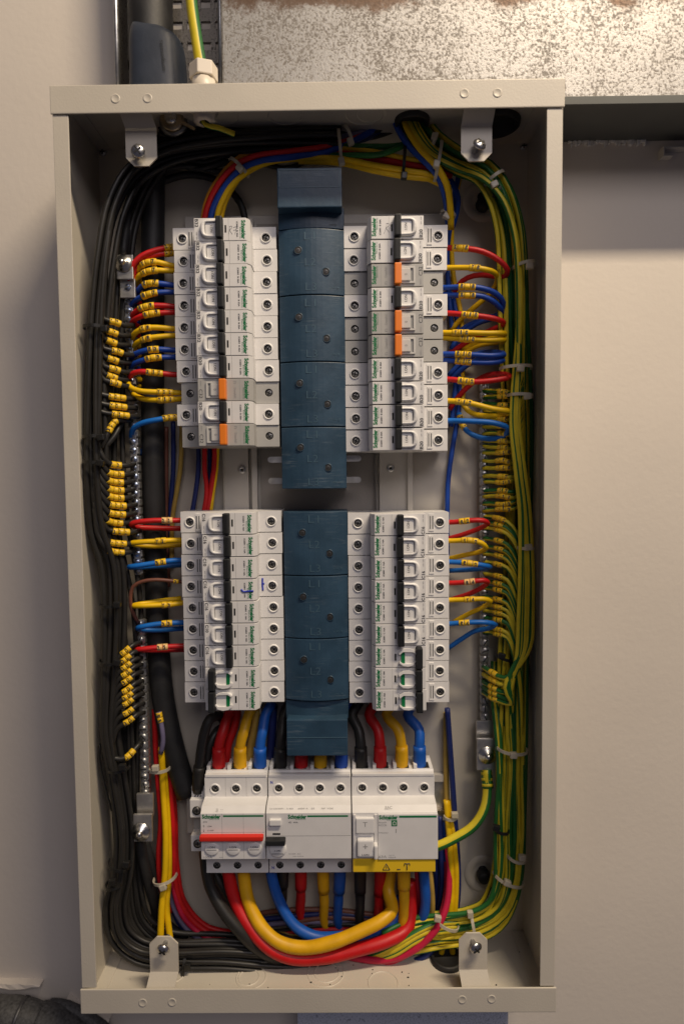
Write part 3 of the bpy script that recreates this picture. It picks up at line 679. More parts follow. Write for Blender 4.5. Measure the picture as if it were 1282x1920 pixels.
text('T', .0036, .0040, 'grey_print', b, .0108, .0550, zf+.0031)
MB().box((.0008, .0245, zf-.0005), (.0030, .0625, zf+.0016)).obj('lever_frame', 'white_plastic', b, bevel=.0005)
MB().box((.0185, .0245, zf-.0005), (.0212, .0625, zf+.0014)).obj('lever_frame', 'white_plastic', b, bevel=.0005)
k = MB().box((.0040, .0275, zf-.001), (.0180, .0425, zf+.0052)).obj('lever', 'lever_white', b, bevel=.0016); MB().box((.0180, .0265, zf-.001), (.0212, .0385, zf+.0070)).obj('lever_cheek', 'lever_white', b, bevel=.0012)
text('I-ON', .0058, .0015, 'dark_print', k, .0108, .0300, zf+.0053, bold=.01); text('+', .0040, .0040, 'grey_print', k, .0108, .0370, zf+.0053)
yl = MB().box((.0003, .0118, zs+.001), (Wd-.0018, .0234, zs+.0186)).obj('warning_label', 'label_yellow', b, bevel=.0006)
zc = zs+.0187; mb = MB()
tri = [(.0255, .0138), (.0315, .0138), (.0285, .0193)]
for i in range(3):
    p, q = Vector((*tri[i], zc)), Vector((*tri[(i+1) % 3], zc)); tube_mb([p, (p+q)/2, q], .00028, 5, mb=mb)
tube_mb([Vector((.0291, 0.0180, zc)), Vector((.0280, 0.0161, zc)), Vector((.0290, 0.0159, zc)), Vector((.0281, 0.0144, zc))], .00022, 5, mb=mb)
tube_mb([Vector((.0375, 0.0143, zc)), Vector((.0390, 0.0143, zc)), Vector((.0405, 0.0143, zc))], .00035, 5, mb=mb)
tube_mb([Vector((.0460, 0.0138, zc)), Vector((.0460, 0.0163, zc)), Vector((.0460, 0.0188, zc))], .0005, 5, mb=mb); tube_mb([Vector((.0436, 0.0173, zc)), Vector((.0440, 0.0195, zc)), Vector((.0460, 0.0191, zc)), Vector((.0482, 0.0195, zc)), Vector((.0484, 0.0178, zc))], .0004, 5, mb=mb)
mb.obj('warning_symbol', 'dark_print', yl)
# DIN rail, end stop and neutral terminal
dr = empty('din_rail', (0, 0, .14), 'galvanised mounting rail showing at the right of the bottom devices', 'rail')
def drb(name, px0, py0, px1, py1, d0, d1, m):
    a = at(px0, py0, d1); c_ = at(px1, py1, d1); o = MB().box((min(a.x, c_.x), -d1, min(a.z, c_.z)), (max(a.x, c_.x), -d0, max(a.z, c_.z))).obj(name, m, dr, bevel=.0002); o.location = -dr.location
drb('web', 362, 1468, 836, 1520, .0068, .0085, 'zinc'); drb('rail_edge', 362, 1522, 836, 1531, .0068, .014, 'brass'); drb('rail_edge', 362, 1456, 836, 1466, .0068, .012, 'frame_paint')
nt_ = empty('neutral_terminal', (0, 0, .15), 'cream terminal block left of the main switch taking black cables', 'terminal block')
def nb(name, px0, py0, px1, py1, d0, d1, m, bev=.0004):
    a = at(px0, py0, d1); c_ = at(px1, py1, d1); o = MB().box((min(a.x, c_.x), -d1, min(a.z, c_.z)), (max(a.x, c_.x), -d0, max(a.z, c_.z))).obj(name, m, nt_, bevel=bev); o.location = -nt_.location; return o
nb('foot', 350, 1490, 372, 1562, .010, .022, 'grey_plastic'); nb('upper_block', 356, 1500, 384, 1533, .012, .042, 'white_plastic'); nb('upper_block', 359, 1474, 386, 1502, .012, .036, 'white_plastic'); nb('lower_block', 358, 1566, 384, 1596, .012, .040, 'white_plastic'); nb('core', 363, 1533, 384, 1566, .012, .030, 'grey_plastic')
for p in ((369, 1520, .0421), (371, 1582, .0401)):
    s_ = MB().lathe([(0, .0001), (.0032, .0001), (.0038, .0006), (.0040, 0)], n=16); h = s_.obj('screw_well', 'hole_black', nt_); placepx(h, *p)
    h2 = new('screw', M_tscrew, nt_); placepx(h2, *p[:2], p[2]+.0003)
for k in range(3):
    for j in range(2):
        h = MB().box((-.0005, -.0012, 0), (.0005, .0012, .0002)).obj('marking', 'dark_print', nt_); placepx(h, 366+k*5, 1484+j*9, .0362, -.5)
# =================================================================== AROUND THE BOX
dt = empty('air_duct', (.2, 0, .737), 'spotted galvanised duct running along the wall above the box', 'duct')
xl = at(419, 100, .058).x
def dbox(name, a, b, m, bev=0):
    o = wbox(a, b).obj(name, m, dt, bevel=bev); o.location = -dt.location; return o
fc = wbox((xl-.2, -.058, .001), (2.2, -.0560, .60)).obj('front_sheet', 'galvanised', dt); fc.location = (0, 0, 0)
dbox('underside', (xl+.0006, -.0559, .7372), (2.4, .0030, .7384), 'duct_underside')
dbox('end_sheet', (xl-.0012, -.058, .7374), (xl-.0001, .0030, 1.34), 'galvanised_tray')
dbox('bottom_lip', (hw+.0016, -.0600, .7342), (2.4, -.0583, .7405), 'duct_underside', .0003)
MB().box((xl-.2, -.058, .60), (2.2, .003, .602)).obj('top_sheet', 'galvanised', dt)
# plaster flakes where duct meets wall
random.seed(3); mb = MB()
for i in range(58):
    x = at(1066+i*2.5+random.uniform(-1, 1), 268, 0).x; mb.box((x, .0015-random.random()*.0012, .7362-random.random()**2*.0042), (x+random.uniform(.0006, .0016), .0034, .7371))
pf = mb.obj('torn_paint_edge', 'lever_white'); tag(pf, 'ragged white paint edge on the wall just under the duct', 'paint edge')
# small clip on the wall
q = at(1262, 283, .004); mb = MB().box((q.x-.010, -.006, q.z+.002), (q.x+.03, .0034, q.z+.0035)); mb.box((q.x-.010, -.006, q.z-.004), (q.x-.0085, .0034, q.z+.002)); mb.box((q.x-.010, -.006, q.z-.0052), (q.x-.001, .0034, q.z-.004))
tag(mb.obj('wall_clip', 'frame_paint', bevel=.0004), 'small grey metal clip on the wall below the duct at the right edge', 'clip')
# lower duct piece
x0 = at(558, 1905, .03).x; x1 = at(952, 1905, .03).x
lt = empty('lower_trunking', ((x0+x1)/2, 0, -.4), 'bluish galvanised trunking on the wall under the box', 'trunking')
MB().box((x0-lt.location.x, -.030, -.3), (x1-lt.location.x, -.0288, .3985)).obj('front_sheet', 'galvanised_blue', lt)
for a in (x0, x1-.0012): MB().box((a-lt.location.x, -.0287, -.3), (a+.0012-lt.location.x, .0034, .3985)).obj('side_sheet', 'galvanised_blue', lt)
# cable tray, its pipe, boot, gland and earth cable
tx0 = at(220, 80, .030).x; tx1 = at(414, 80, .030).x; tz0 = H+.0012
tr = empty('cable_tray', ((tx0+tx1)/2, 0, tz0), 'slotted metal cable tray rising from the top left of the box', 'cable tray')
ox = tr.location.x
mb = MB()
nx = 7; sw = (tx1-tx0)/nx; sh = .018
for j in range(12):
    z0 = j*sh; mb.box((tx0-ox, .0016, z0), (tx1-ox, .0030, z0+sh*.62))
    for i in range(nx):
        x = tx0-ox+i*sw; mb.box((x, .00162, z0+sh*.62), (x+sw*.16, .00302, z0+sh)); mb.box((x+sw*.84, .00162, z0+sh*.62), (x+sw, .00302, z0+sh))
mb.obj('slotted_base', 'galvanised_tray', tr)
for x in (tx0-ox, tx1-ox): MB().box((x-.0008, -.030, 0), (x+.0008, .0030, .22)).obj('side_flange', 'galvanised_tray', tr, bevel=.0003); tube_mb([Vector((x, -.0305, 0)), Vector((x, -.0305, .1)), Vector((x, -.0305, .22))], .0022, 10).obj('rolled_edge', 'zinc', tr)
P = spline([at(283, 130, .030), at(283, 60, .030), at(282, 10, .030), at(283, -60, .030), at(283, -140, .03)])
pipe = tube_mb(P, .0185, 24).obj('cable_sheath', 'rubber'); tag(pipe, 'thick black cable rising in the tray above the box', 'cable')
# blue boot
q0 = at(292, 152, .045); q1 = at(292, 45, .045); mb = MB(); n = 26; rows = []; hgt = (q1.z-q0.z)
for k, (f, sx, sy, dx) in enumerate([(-.25, .0232, .019, 0), (0, .0232, .019, 0), (.35, .0226, .0188, 0), (.62, .0222, .0182, -.0004), (.78, .0216, .0176, -.0006), (.9, .0204, .0162, -.0012), (.98, .0186, .0140, -.0020), (1.02, .0165, .0105, -.003)]):
    b_ = mb.add([(q0.x+dx+math.copysign(abs(math.cos(a))**.62, math.cos(a))*sx, q0.y+.010+math.copysign(abs(math.sin(a))**.75, math.sin(a))*sy, q0.z+hgt*f-.0062*(math.cos(a)+.25)*max(0, f)**5) for a in [2*math.pi*i/n for i in range(n)]]); rows.append(b_)
for A, B in zip(rows, rows[1:]):
    for i in range(n): j = (i+1) % n; mb.face([A+i, A+j, B+j, B+i], 0, True)
mb.face([rows[-1]+i for i in range(n)], 0, True)
boot = mb.obj('rubber_boot', 'boot_blue'); tag(boot, 'dark blue rubber boot with embossed word on top of the box', 'boot')
tx = text('components', .026, .0042, 'hole_black', boot, 0, 0, 0); setw(tx, Matrix.Translation((at(302, 95, .06).x, q0.y+.010-.0194, at(302, 95, .06).z)) @ FRONT @ Matrix.Rotation(R_(94), 4, 'Z') @ Matrix.Scale(.92, 4))
# gland (outside and inside the roof)
gq = at(382, 140, .070); zn0 = at(382, 151, .070).z-H; zn1 = at(382, 124, .070).z-H; gl = empty('cable_gland', (gq.x, gq.y, H), 'cream plastic cable gland in the box roof holding the earth cable', 'cable gland')
MB().lathe([(.0080, .0), (.0088, .0012), (.0088, .0028), (.0092, .0034), (.0092, zn0-.0008), (.0078, zn0)], n=24).obj('collar', 'cream', gl)
hx = MB(); a = hx.add([(.0112*math.cos(k*math.pi/3+.3), .0112*math.sin(k*math.pi/3+.3), z) for z in (zn0, zn1) for k in range(6)])
for k in range(6): hx.face([a+k, a+(k+1) % 6, a+6+(k+1) % 6, a+6+k])
hx.face([a+6+k for k in range(6)]); hx.face([a+k for k in range(6)][::-1]); hx.obj('hex_nut', 'cream', gl, bevel=.0008)
MB().lathe([(.0095, -.0020), (.0112, -.0030), (.0112, -.0095), (.0085, -.0110), (.0085, -.0170), (.004, -.0175)], n=10).obj('lock_nut', 'cream', gl)
wire('green and yellow earth cable entering the box through the cream gland', 'gy', .0045, [(354, -70, .07), (360, 10, .070), (367, 60, .070), (375, 110, .070), (381, 140, .070)], stripe=.13, cat='cable', name='earth_cable')
wire('short green and yellow tail inside the box under the cream gland', 'gy', .0022, [(378, 218, .068), (386, 234, .068), (410, 240, .066), (440, 252, .062)], stripe=.1, name='earth_tail')
# clamp fitting under the roof
cl = empty('earth_clamp', (at(323, 225, .05).x, -.05, at(323, 225, .05).z), 'small brass coloured clamp with bolt under the roof beside the left tab', 'clamp')
for prof, m, nm in (([(0, .006), (.0045, .006), (.0052, .0045), (.0052, .003)], 'steel', 'bolt'), ([(.004, .0032), (.0085, .0030), (.0098, .0015), (.0098, -.0005), (.0085, -.002)], 'brass', 'washer'), ([(.007, -.001), (.0105, -.002), (.0118, -.004), (.0105, -.0065)], 'steel_dark', 'ring')):
    e = MB().lathe(prof, n=22).obj(nm, m, cl); e.rotation_euler = (R_(90), 0, 0)
e = MB().box((-.001, -.001, -.0012), (.013, .0005, .0012)).obj('lever_arm', 'brass', cl, bevel=.0003); e.location = (.008, -.002, -.003); e.rotation_euler = (0, .5, 0)
# corrugated hose at the lower left, with chipped plaster around it
def hose(label, pts, r, bands):
    P = spline(px_path(pts), .003); s = cum(P)
    o = tube_mb(spline(px_path(pts), .0012), lambda k: r*(1+.02*math.sin(55*k)+.025*abs(math.sin(23*k+1))+.012*math.sin(131*k)), 28).obj('lagged_pipe', 'lagging'); tag(o, label, 'pipe', 'pipes below the box')
    for f in bands:
        q = [sample(P, s, s[-1]*f+k)[0] for k in (-.0014, -.0005, .0005, .0014)]; tube_mb(q, lambda k: r*1.05+.0006*(1-abs(2*k-1)*.5), 24).obj('band', 'screw_dim', o)
hose('black lagged pipe at the lower left corner, left of the pair', [(-620, 1925, .02), (-300, 1910, .02), (-20, 1904, .02), (30, 1908, .02), (72, 1918, .02)], .0165, (.95,))
hose('black lagged pipe at the lower left corner, bending down to the right', [(70, 1917, .018), (105, 1926, .018), (140, 1948, .018), (172, 1995, .018), (190, 2120, .018), (195, 2400, .018)], .0170, ())
hose('thin black pipe slipping down behind the bottom left corner of the box', [(95, 1886, .006), (125, 1890, .008), (165, 1910, .010), (210, 1950, .010), (228, 2100, .010), (230, 2300, .010)], .0062, ())
random.seed(11)
for fl_, (x0_, y0_, x1_, y1_) in (('long broken plaster lip above the black pipes at the lower left', (-20, 1846, 76, 1858)), ('chipped plaster edge touching the bottom left corner of the box', (125, 1876, 158, 1896)), ('chipped plaster edge just under the bottom left corner of the box', (165, 1902, 205, 1914))):
    mb = MB()
    a = at(x0_, y0_, .004); b_ = at(x1_, y1_, .004); n = 7
    tp = [Vector((a.x+(b_.x-a.x)*k/n, -.0052+.0025*random.random(), (a.z+(b_.z-a.z)*k/n*(1 if x0_ > 0 else .15))+.0012*random.random())) for k in range(n+1)]
    bt = [Vector((p.x, -.0052, p.z-.0045*(1-abs(2*k/n-1))-.0008)) for k, p in enumerate(tp)]
    i0 = mb.add(tp+bt+[Vector((p.x, .0036, p.z)) for p in tp]+[Vector((p.x, .0036, p.z)) for p in bt]); m_ = n+1
    for k in range(n):
        mb.face([i0+k, i0+k+1, i0+m_+k+1, i0+m_+k]); mb.face([i0+k, i0+k+1, i0+2*m_+k+1, i0+2*m_+k]); mb.face([i0+m_+k, i0+m_+k+1, i0+3*m_+k+1, i0+3*m_+k])
    tag(mb.obj('plaster_flake', 'wall_paint'), fl_, 'plaster', 'broken plaster')
random.seed(21)
# =================================================================== NEUTRAL AND EARTH BARS
def bar(name, label, pts, screws, screw_mesh, m, lug=None, d=.030, alt=None, wid=.0058):
    """pts: two pixel ends of the bar; one screw per pitch"""
    a = at(*pts[0], d); b_ = at(*pts[1], d); e = empty(name, (a.x, -d, b_.z), label, 'terminal bar', 'terminal bars')
    L_ = (a-b_).length; ang = math.atan2(a.x-b_.x, a.z-b_.z)
    base = Matrix.Translation((b_.x, -d, b_.z)) @ Matrix.Rotation(ang, 4, 'Y') @ FRONT
    o = MB().box((-wid/2, 0, -.008), (wid/2, L_, -.0004)).obj('bar', m, e, bevel=.0004); setw(o, base)
    n = screws
    for k in range(n):
        if alt and alt(k): continue
        s_ = new('screw', screw_mesh, e); setw(s_, base @ Matrix.Translation((random.uniform(-.0004, .0004), L_*(k+.5)/n, random.uniform(0, .0006))) @ Matrix.Rotation(random.uniform(0, 3.1), 4, 'Z') @ Matrix.Scale(random.uniform(.94, 1.04), 4))
        # collar of the clamp under the screw
        c_ = MB_clamp; q = new('clamp', c_, e); setw(q, base @ Matrix.Translation((0, L_*(k+.5)/n, -.004)))
    return e
MB_clamp = MB().box((-.0037, -.0028, -.003), (.0042, .0028, .0034)).mesh('clamp', 'zinc', bevel=.0006)
def lug(par, px0, py0, px1, py1, d, m='tin'):
    a = at(px0, py0, d); b_ = at(px1, py1, d); o = MB().box((min(a.x, b_.x), -d, min(a.z, b_.z)), (max(a.x, b_.x), -d+.003, max(a.z, b_.z))).obj('lug', m, par, bevel=.0004); o.matrix_basis = pworld(par).inverted(); return o
def bolt(par, px, py, d, r=.0055, m='steel'):
    o = MB().lathe([(0, .0065), (r*.45, .0062), (r*.5, .0045), (r*.55, .0030), (r*.95, .0028), (r*1.05, .0012), (r*1.45, .0010), (r*1.5, 0)], n=18).obj('bolt', m, par); placepx(o, px, py, d); return o
nb1 = bar('neutral_bar', 'upper screw terminal bar on the left beside the black wires', ((239, 540), (259, 1078)), 33, M_slot_screw, 'zinc', d=.032)
lug(nb1, 218, 478, 250, 523, .042); lug(nb1, 225, 523, 254, 558, .038); bolt(nb1, 232, 494, .0425, .0048); o = put('screw', M_slot_screw, nb1, 0, 0, 0); placepx(o, 240, 538, .0385, .3)
nb2 = bar('neutral_bar', 'lower screw terminal bar on the left ending in a bolted lug', ((262, 1162), (272, 1494)), 22, M_slot_grey, 'zinc', d=.032)
lug(nb2, 256, 1489, 288, 1530, .038); lug(nb2, 250, 1528, 286, 1578, .044); bolt(nb2, 264, 1560, .0445, .0056)
eb = bar('earth_bar', 'screw terminal bar on the right taking the green and yellow wires', ((908, 702), (909, 1352)), 41, M_slot_grey, 'steel_dark', d=.016)
lug(eb, 893, 1352, 923, 1388, .018, 'tin'); lug(eb, 894, 1386, 930, 1444, .026, 'tin'); bolt(eb, 913, 1416, .0265, .0055)
# =================================================================== BIG BLACK CABLE ON THE LEFT
def cable(label, col, r, pts, sides=20, group=None, name='cable', rough=None):
    P = spline(px_path(pts), .006); o = tube_mb(P, r, sides).obj(name, 'rubber' if col is None else 'wire_'+col); tag(o, label, 'cable', group); return o, P
cable('thick black cable running down behind the left wires from the roof', None, .0100, [(290, 200, .016), (288, 330, .014), (287, 500, .014), (287, 800, .014), (292, 1050, .014), (305, 1300, .016), (330, 1420, .018), (352, 1490, .020)])
cable('black cable curving to the lug at the top of the left terminal bar', None, .0042, [(262, 372, .02), (245, 400, .026), (235, 440, .032), (231, 482, .034)])
cable('thin black cable arching behind the coloured wires at the upper left', None, .0030, [(240, 400, .012), (290, 350, .010), (350, 328, .008), (410, 340, .008), (450, 380, .008), (462, 420, .006)])
cable('black cable leaving the bolted lug of the lower left terminal bar', None, .0048, [(262, 1565, .030), (268, 1610, .030), (280, 1660, .026), (292, 1700, .02), (300, 1745, .016), (340, 1775, .012), (420, 1785, .012)])
cable('second black cable below the bolted lug of the lower left terminal bar', None, .0040, [(270, 1570, .024), (285, 1620, .022), (302, 1680, .018), (312, 1730, .012), (350, 1760, .01)])
cable('thick black cable behind the black bundle at the lower left', None, .0085, [(235, 1350, .016), (242, 1480, .016), (243, 1580, .018), (243, 1690, .020)])
# =================================================================== BLACK BUNDLE, LEFT AND BOTTOM
def bundle(path, offs, r, col, labels, name='wire', group=None, amp=.0012, cat='wire', step=.006, names=None):
    P = spline(px_path(path), step)
    for i, (u0, u1, v0, v1) in enumerate(offs):
        ph = random.uniform(0, 6.28); Q = offset_path(P, wob(u0, u1, amp, ph), wob(v0, v1, amp*.7, ph+1))
        c = col if isinstance(col, str) else col[i % len(col)]
        o = wire_obj(name, Q, r*random.uniform(.93, 1.06), c, sides=8); tag(o, labels if isinstance(labels, str) else labels[i], cat, group)
main = [(640, 262, .03), (520, 262, .034), (400, 268, .036), (310, 285, .040), (248, 322, .046), (212, 385, .052), (192, 480, .055), (181, 600, .055), (178, 760, .055), (180, 900, .055), (188, 990, .052), (208, 1060, .048), (212, 1150, .048), (207, 1280, .05), (203, 1370, .05), (216, 1460, .048), (228, 1560, .046), (224, 1640, .046), (212, 1700, .046), (222, 1755, .046), (262, 1788, .046), (330, 1795, .046), (420, 1795, .044), (520, 1802, .040), (620, 1802, .036), (760, 1795, .03)]
bundle(main, [(-.0060, .003, .002, .001), (-.0022, -.006, .005, .004), (.0016, .0065, .006, .003), (.0052, -.002, .003, .005), (-.0045, .008, -.002, .000), (-.0048, -.006, -.005, -.004), (-.001, -.0035, -.004, -.005), (.0035, .003, -.003, -.004), (.0062, .009, -.005, -.006), (.001, .012, -.008, -.002)], .0023, 'black', 'long black wire of the thick bundle sweeping round the left side', group='black bundle wires', amp=.0017)
inner = [(560, 250, .022), (420, 255, .022), (310, 280, .024), (262, 330, .026), (225, 420, .028), (212, 560, .03), (206, 700, .03), (205, 850, .03), (212, 1000, .03), (228, 1120, .03), (232, 1300, .03), (235, 1430, .03), (242, 1560, .028), (246, 1660, .026), (262, 1730, .026), (310, 1768, .026), (420, 1782, .024), (560, 1795, .02)]
bundle(inner, [(-.009, -.006, .002, .002), (-.004, -.003, 0, .004), (.001, .001, .003, .002), (.005, .004, -.001, .003), (.009, .008, .001, 0), (.013, .011, -.003, -.002)], .0022, 'black', 'black wire in the inner layer behind the thick left bundle', group='inner black wires', amp=.0030)
topb = [(300, 262, .030), (380, 262, .03), (480, 258, .028), (600, 250, .024), (700, 240, .02), (760, 225, .018)]
bundle(topb, [(-.006+.003*i, -.007+.0028*i, .003*(i % 3)-.002, .003*((i+1) % 3)-.002) for i in range(8)], .0021, 'black', 'black wire running along under the box roof', group='black wires under the roof', amp=.0016)
bundle([(300, 300, .024), (400, 310, .02), (520, 300, .016), (640, 285, .014)], [(-.004+.003*i, -.004+.003*i, .002*(i % 2), 0) for i in range(4)], .0021, 'black', 'black wire running low behind the coloured arch', group='black wires behind the arch', amp=.0022)
cable('fine black wire hanging loose beside the left wall', 'black', .0010, [(188, 1395, .05), (187, 1425, .05), (196, 1470, .05), (210, 1520, .05)], 8)
# black wires breaking out to the left terminal bars, with yellow markers
def breakout(ys, bx, mx, n_off, where, chars, slope=0, tgt=None):
    n = len(ys)
    for i, y in enumerate(ys):
        x_end = mx(i); ch = chars[i % len(chars)]
        y0 = y+bx[2]; pts = [(bx[0]+random.uniform(-6, 6), y+bx[3], .053), (bx[1]-12, y0, .050), (bx[1], (y0+y)/2, .048), (x_end, y+slope*0, .045), (x_end+14, y+slope, .040), (x_end+40, y+slope*1.6+random.uniform(-3, 3), .032)]
        wire('black wire with yellow marker rings, %s of the %s' % (nth(i, n), where), 'black', .00225, pts, [((x_end+1, y), ch)], 'black marked wires of the '+where)
up_ys = [602, 621, 639, 657, 672, 690, 704, 716, 745, 762, 778, 798, 812]
lm = [214, 212, 212, 216, 212, 214, 212, 216, 222, 218, 222, 218, 220]
ch2 = ['Y7', 'Y7', 'B7', 'B7', 'Y9', 'Y9', 'B9', 'B9', 'R11', 'Y11', 'Y11', 'B11', 'R11']
for i, y in enumerate(up_ys):
    mx = lm[i]+random.uniform(-4, 5)
    if i < 8: pts = [(178, y-42, .054), (186, y-18, .054), (196, y-3, .052), (mx, y+2, .048), (mx+16, y+8, .044), (mx+34, y+8, .034)]
    else: pts = [(176, y-26, .054), (183, y-10, .054), (196, y-4, .052), (mx, y, .048), (mx+16, y+2, .044), (mx+34, y+3, .034)]
    if i >= 11: pts = [(188, y+45, .054), (196, y+30, .054), (205, y+10, .052), (mx, y-8, .048), (mx+16, y-10, .044), (mx+30, y-10, .034)]
    if i == 12: pts = [(190, y+34, .050), (200, y+24, .050), (215, y+6, .047), (228, y-18, .040), (240, y-30, .034)]
    wire('black wire with yellow marker rings, %s of the upper left cluster' % nth(i, 13), 'black', .0023, pts, [((mx, y), ch2[i])] if i < 12 else (), 'marked black wires, upper left cluster')
mid_ys = [872, 889, 904, 919, 933, 948, 964, 980, 997, 1019, 1035]
for i, y in enumerate(mid_ys):
    mx = (218 if i < 8 else (224 if i == 8 else 220))+random.uniform(-4, 5); k = min(i, 8)
    pts = [(178, y-62-4*max(0, i-5), .056), (184, y-34, .056), (195, y-13, .055), (204, y-3, .052), (mx, y, .048), (mx+18, y+1, .044), (mx+34, y-2, .034)]
    wire('black wire with yellow marker rings, %s of the middle left cluster' % nth(i, 11), 'black', .0024, pts, [((mx+3, y), ['B8', 'R10', 'Y10', 'Y10', 'B10', 'B10', 'Y10', 'Y11', 'B12', 'Y12', 'B12'][i])], 'marked black wires, middle left cluster')
low_ys = [1219, 1233, 1247, 1260, 1274, 1291, 1303, 1315, 1333, 1350]
for i, y in enumerate(low_ys):
    mx = 236+i*.7
    pts = [(206, y+62, .050), (212, y+40, .052), (222, y+14, .052), (mx, y+2, .050), (mx+14, y-10, .046), (mx+28, y-14, .036)]
    wire('black wire with yellow marker rings, %s of the lower left cluster' % nth(i, 10), 'black', .0021, pts, [((mx+2, y), ['Y1', 'B1', 'R2', 'Y2', 'B2', 'Y3', 'B3', 'R4', 'Y4', 'B5'][i])], 'marked black wires, lower left cluster')
wire('black wire hooking up to the lower left bar near its end', 'black', .0023, [(198, 1330, .052), (200, 1390, .052), (215, 1422, .052), (238, 1420, .050), (250, 1408, .046), (266, 1390, .038)], [((247, 1412), 'B6')])
random.seed(5)
# =================================================================== COLOURED WIRES, LEFT OF THE UPPER LEFT COLUMN
r1 = .00235
def L(label, col, pts, mk=None, r=r1, grp=None, colmat='marker', name='wire'): return wire(label, col, r, pts, [mk] if mk else (), grp, colmat=colmat, name=name)
gl_ = 'coloured wires into the upper left column'
def back(pts, dend=.012): return pts
UPL = [
 ('red wire marked R7 into the upper left column, upper of the pair', 'red', [(345, 464, .030), (318, 464, .034), (290, 470, .038), (266, 480, .040), (248, 500, .040), (243, 526, .036), (252, 556, .026), (275, 580, .014)], ((314, 465), 'R7')),
 ('red wire marked R7 into the upper left column, lower of the pair', 'red', [(345, 474, .028), (318, 475, .032), (290, 478, .036), (268, 486, .037), (254, 504, .036), (250, 530, .032), (258, 560, .022), (280, 590, .012)], ((317, 475), 'R7')),
 ('yellow wire marked Y7 into the upper left column, upper of the pair', 'yellow', [(345, 503, .030), (318, 497, .034), (288, 491, .038), (270, 495, .038), (258, 508, .034), (262, 528, .022), (285, 545, .012)], ((283, 491), 'Y 7')),
 ('yellow wire marked Y7 into the upper left column, lower of the pair', 'yellow', [(345, 509, .028), (318, 508, .034), (290, 507, .038), (272, 511, .038), (258, 522, .034), (262, 545, .022), (285, 560, .012)], ((283, 508), 'Y 7')),
 ('blue wire marked B7 into the upper left column, upper of the pair', 'blue', [(345, 539, .030), (318, 534, .034), (292, 531, .038), (274, 533, .037), (260, 544, .032), (254, 562, .022), (270, 590, .012)], ((279, 533), 'B 7')),
 ('blue wire marked B7 into the upper left column, lower of the pair', 'blue', [(345, 548, .028), (318, 548, .034), (292, 549, .038), (270, 555, .038), (252, 566, .034), (246, 584, .024), (262, 610, .012)], ((281, 550), 'B 7')),
 ('red wire marked R9 into the upper left column, upper of the pair', 'red', [(345, 578, .030), (318, 574, .034), (285, 573, .038), (265, 578, .038), (250, 590, .034), (250, 606, .024), (275, 620, .012)], ((277, 575), 'R 9')),
 ('red wire marked R9 into the upper left column, lower of the pair', 'red', [(345, 586, .028), (318, 586, .034), (285, 588, .038), (265, 593, .038), (250, 602, .034), (248, 618, .024), (270, 636, .012)], ((280, 588), 'R 9')),
 ('yellow wire marked Y9 into the upper left column, upper of the pair', 'yellow', [(345, 618, .030), (318, 616, .034), (285, 614, .038), (264, 618, .038), (250, 629, .034), (252, 644, .022), (280, 655, .012)], ((277, 615), 'Y9')),
 ('yellow wire marked Y9 into the upper left column, lower of the pair', 'yellow', [(345, 629, .028), (318, 630, .034), (285, 633, .038), (266, 638, .037), (253, 648, .032), (256, 662, .022), (280, 672, .012)], ((279, 633), 'Y9')),
 ('blue wire marked B9 into the upper left column, upper of the pair', 'blue', [(345, 658, .030), (318, 656, .034), (288, 655, .038), (266, 659, .038), (248, 668, .034), (248, 684, .022), (275, 700, .012)], ((284, 655), 'B9')),
 ('blue wire marked B9 into the upper left column, lower of the pair', 'blue', [(345, 669, .028), (318, 670, .034), (288, 671, .038), (264, 677, .037), (247, 687, .032), (250, 706, .022), (275, 720, .012)], ((282, 672), 'B 9')),
 ('red wire marked R11 into the upper left column', 'red', [(345, 703, .030), (318, 702, .034), (290, 699, .038), (262, 697, .040), (247, 702, .038), (242, 716, .032), (250, 735, .020), (275, 745, .012)], ((292, 700), 'R11')),
 ('yellow wire marked Y11 into the upper left column, upper of the pair', 'yellow', [(352, 737, .030), (320, 736, .036), (290, 735, .040), (262, 733, .042), (246, 727, .040), (241, 719, .036), (248, 712, .028), (275, 712, .014)], ((311, 736), 'Y11')),
 ('yellow wire marked Y11 into the upper left column, lower of the pair', 'yellow', [(352, 747, .028), (322, 749, .036), (290, 750, .038), (265, 747, .036), (250, 739, .032), (252, 728, .022), (280, 722, .012)], ((313, 749), 'Y11')),
 ('bright blue wire marked B11 into the upper left column', 'lightblue', [(345, 783, .030), (320, 783, .034), (296, 787, .038), (268, 793, .038), (252, 802, .036), (247, 818, .030), (256, 840, .016), (280, 860, .010)], ((316, 783), 'B11')),
]
for a in UPL: L(*a, grp=gl_)
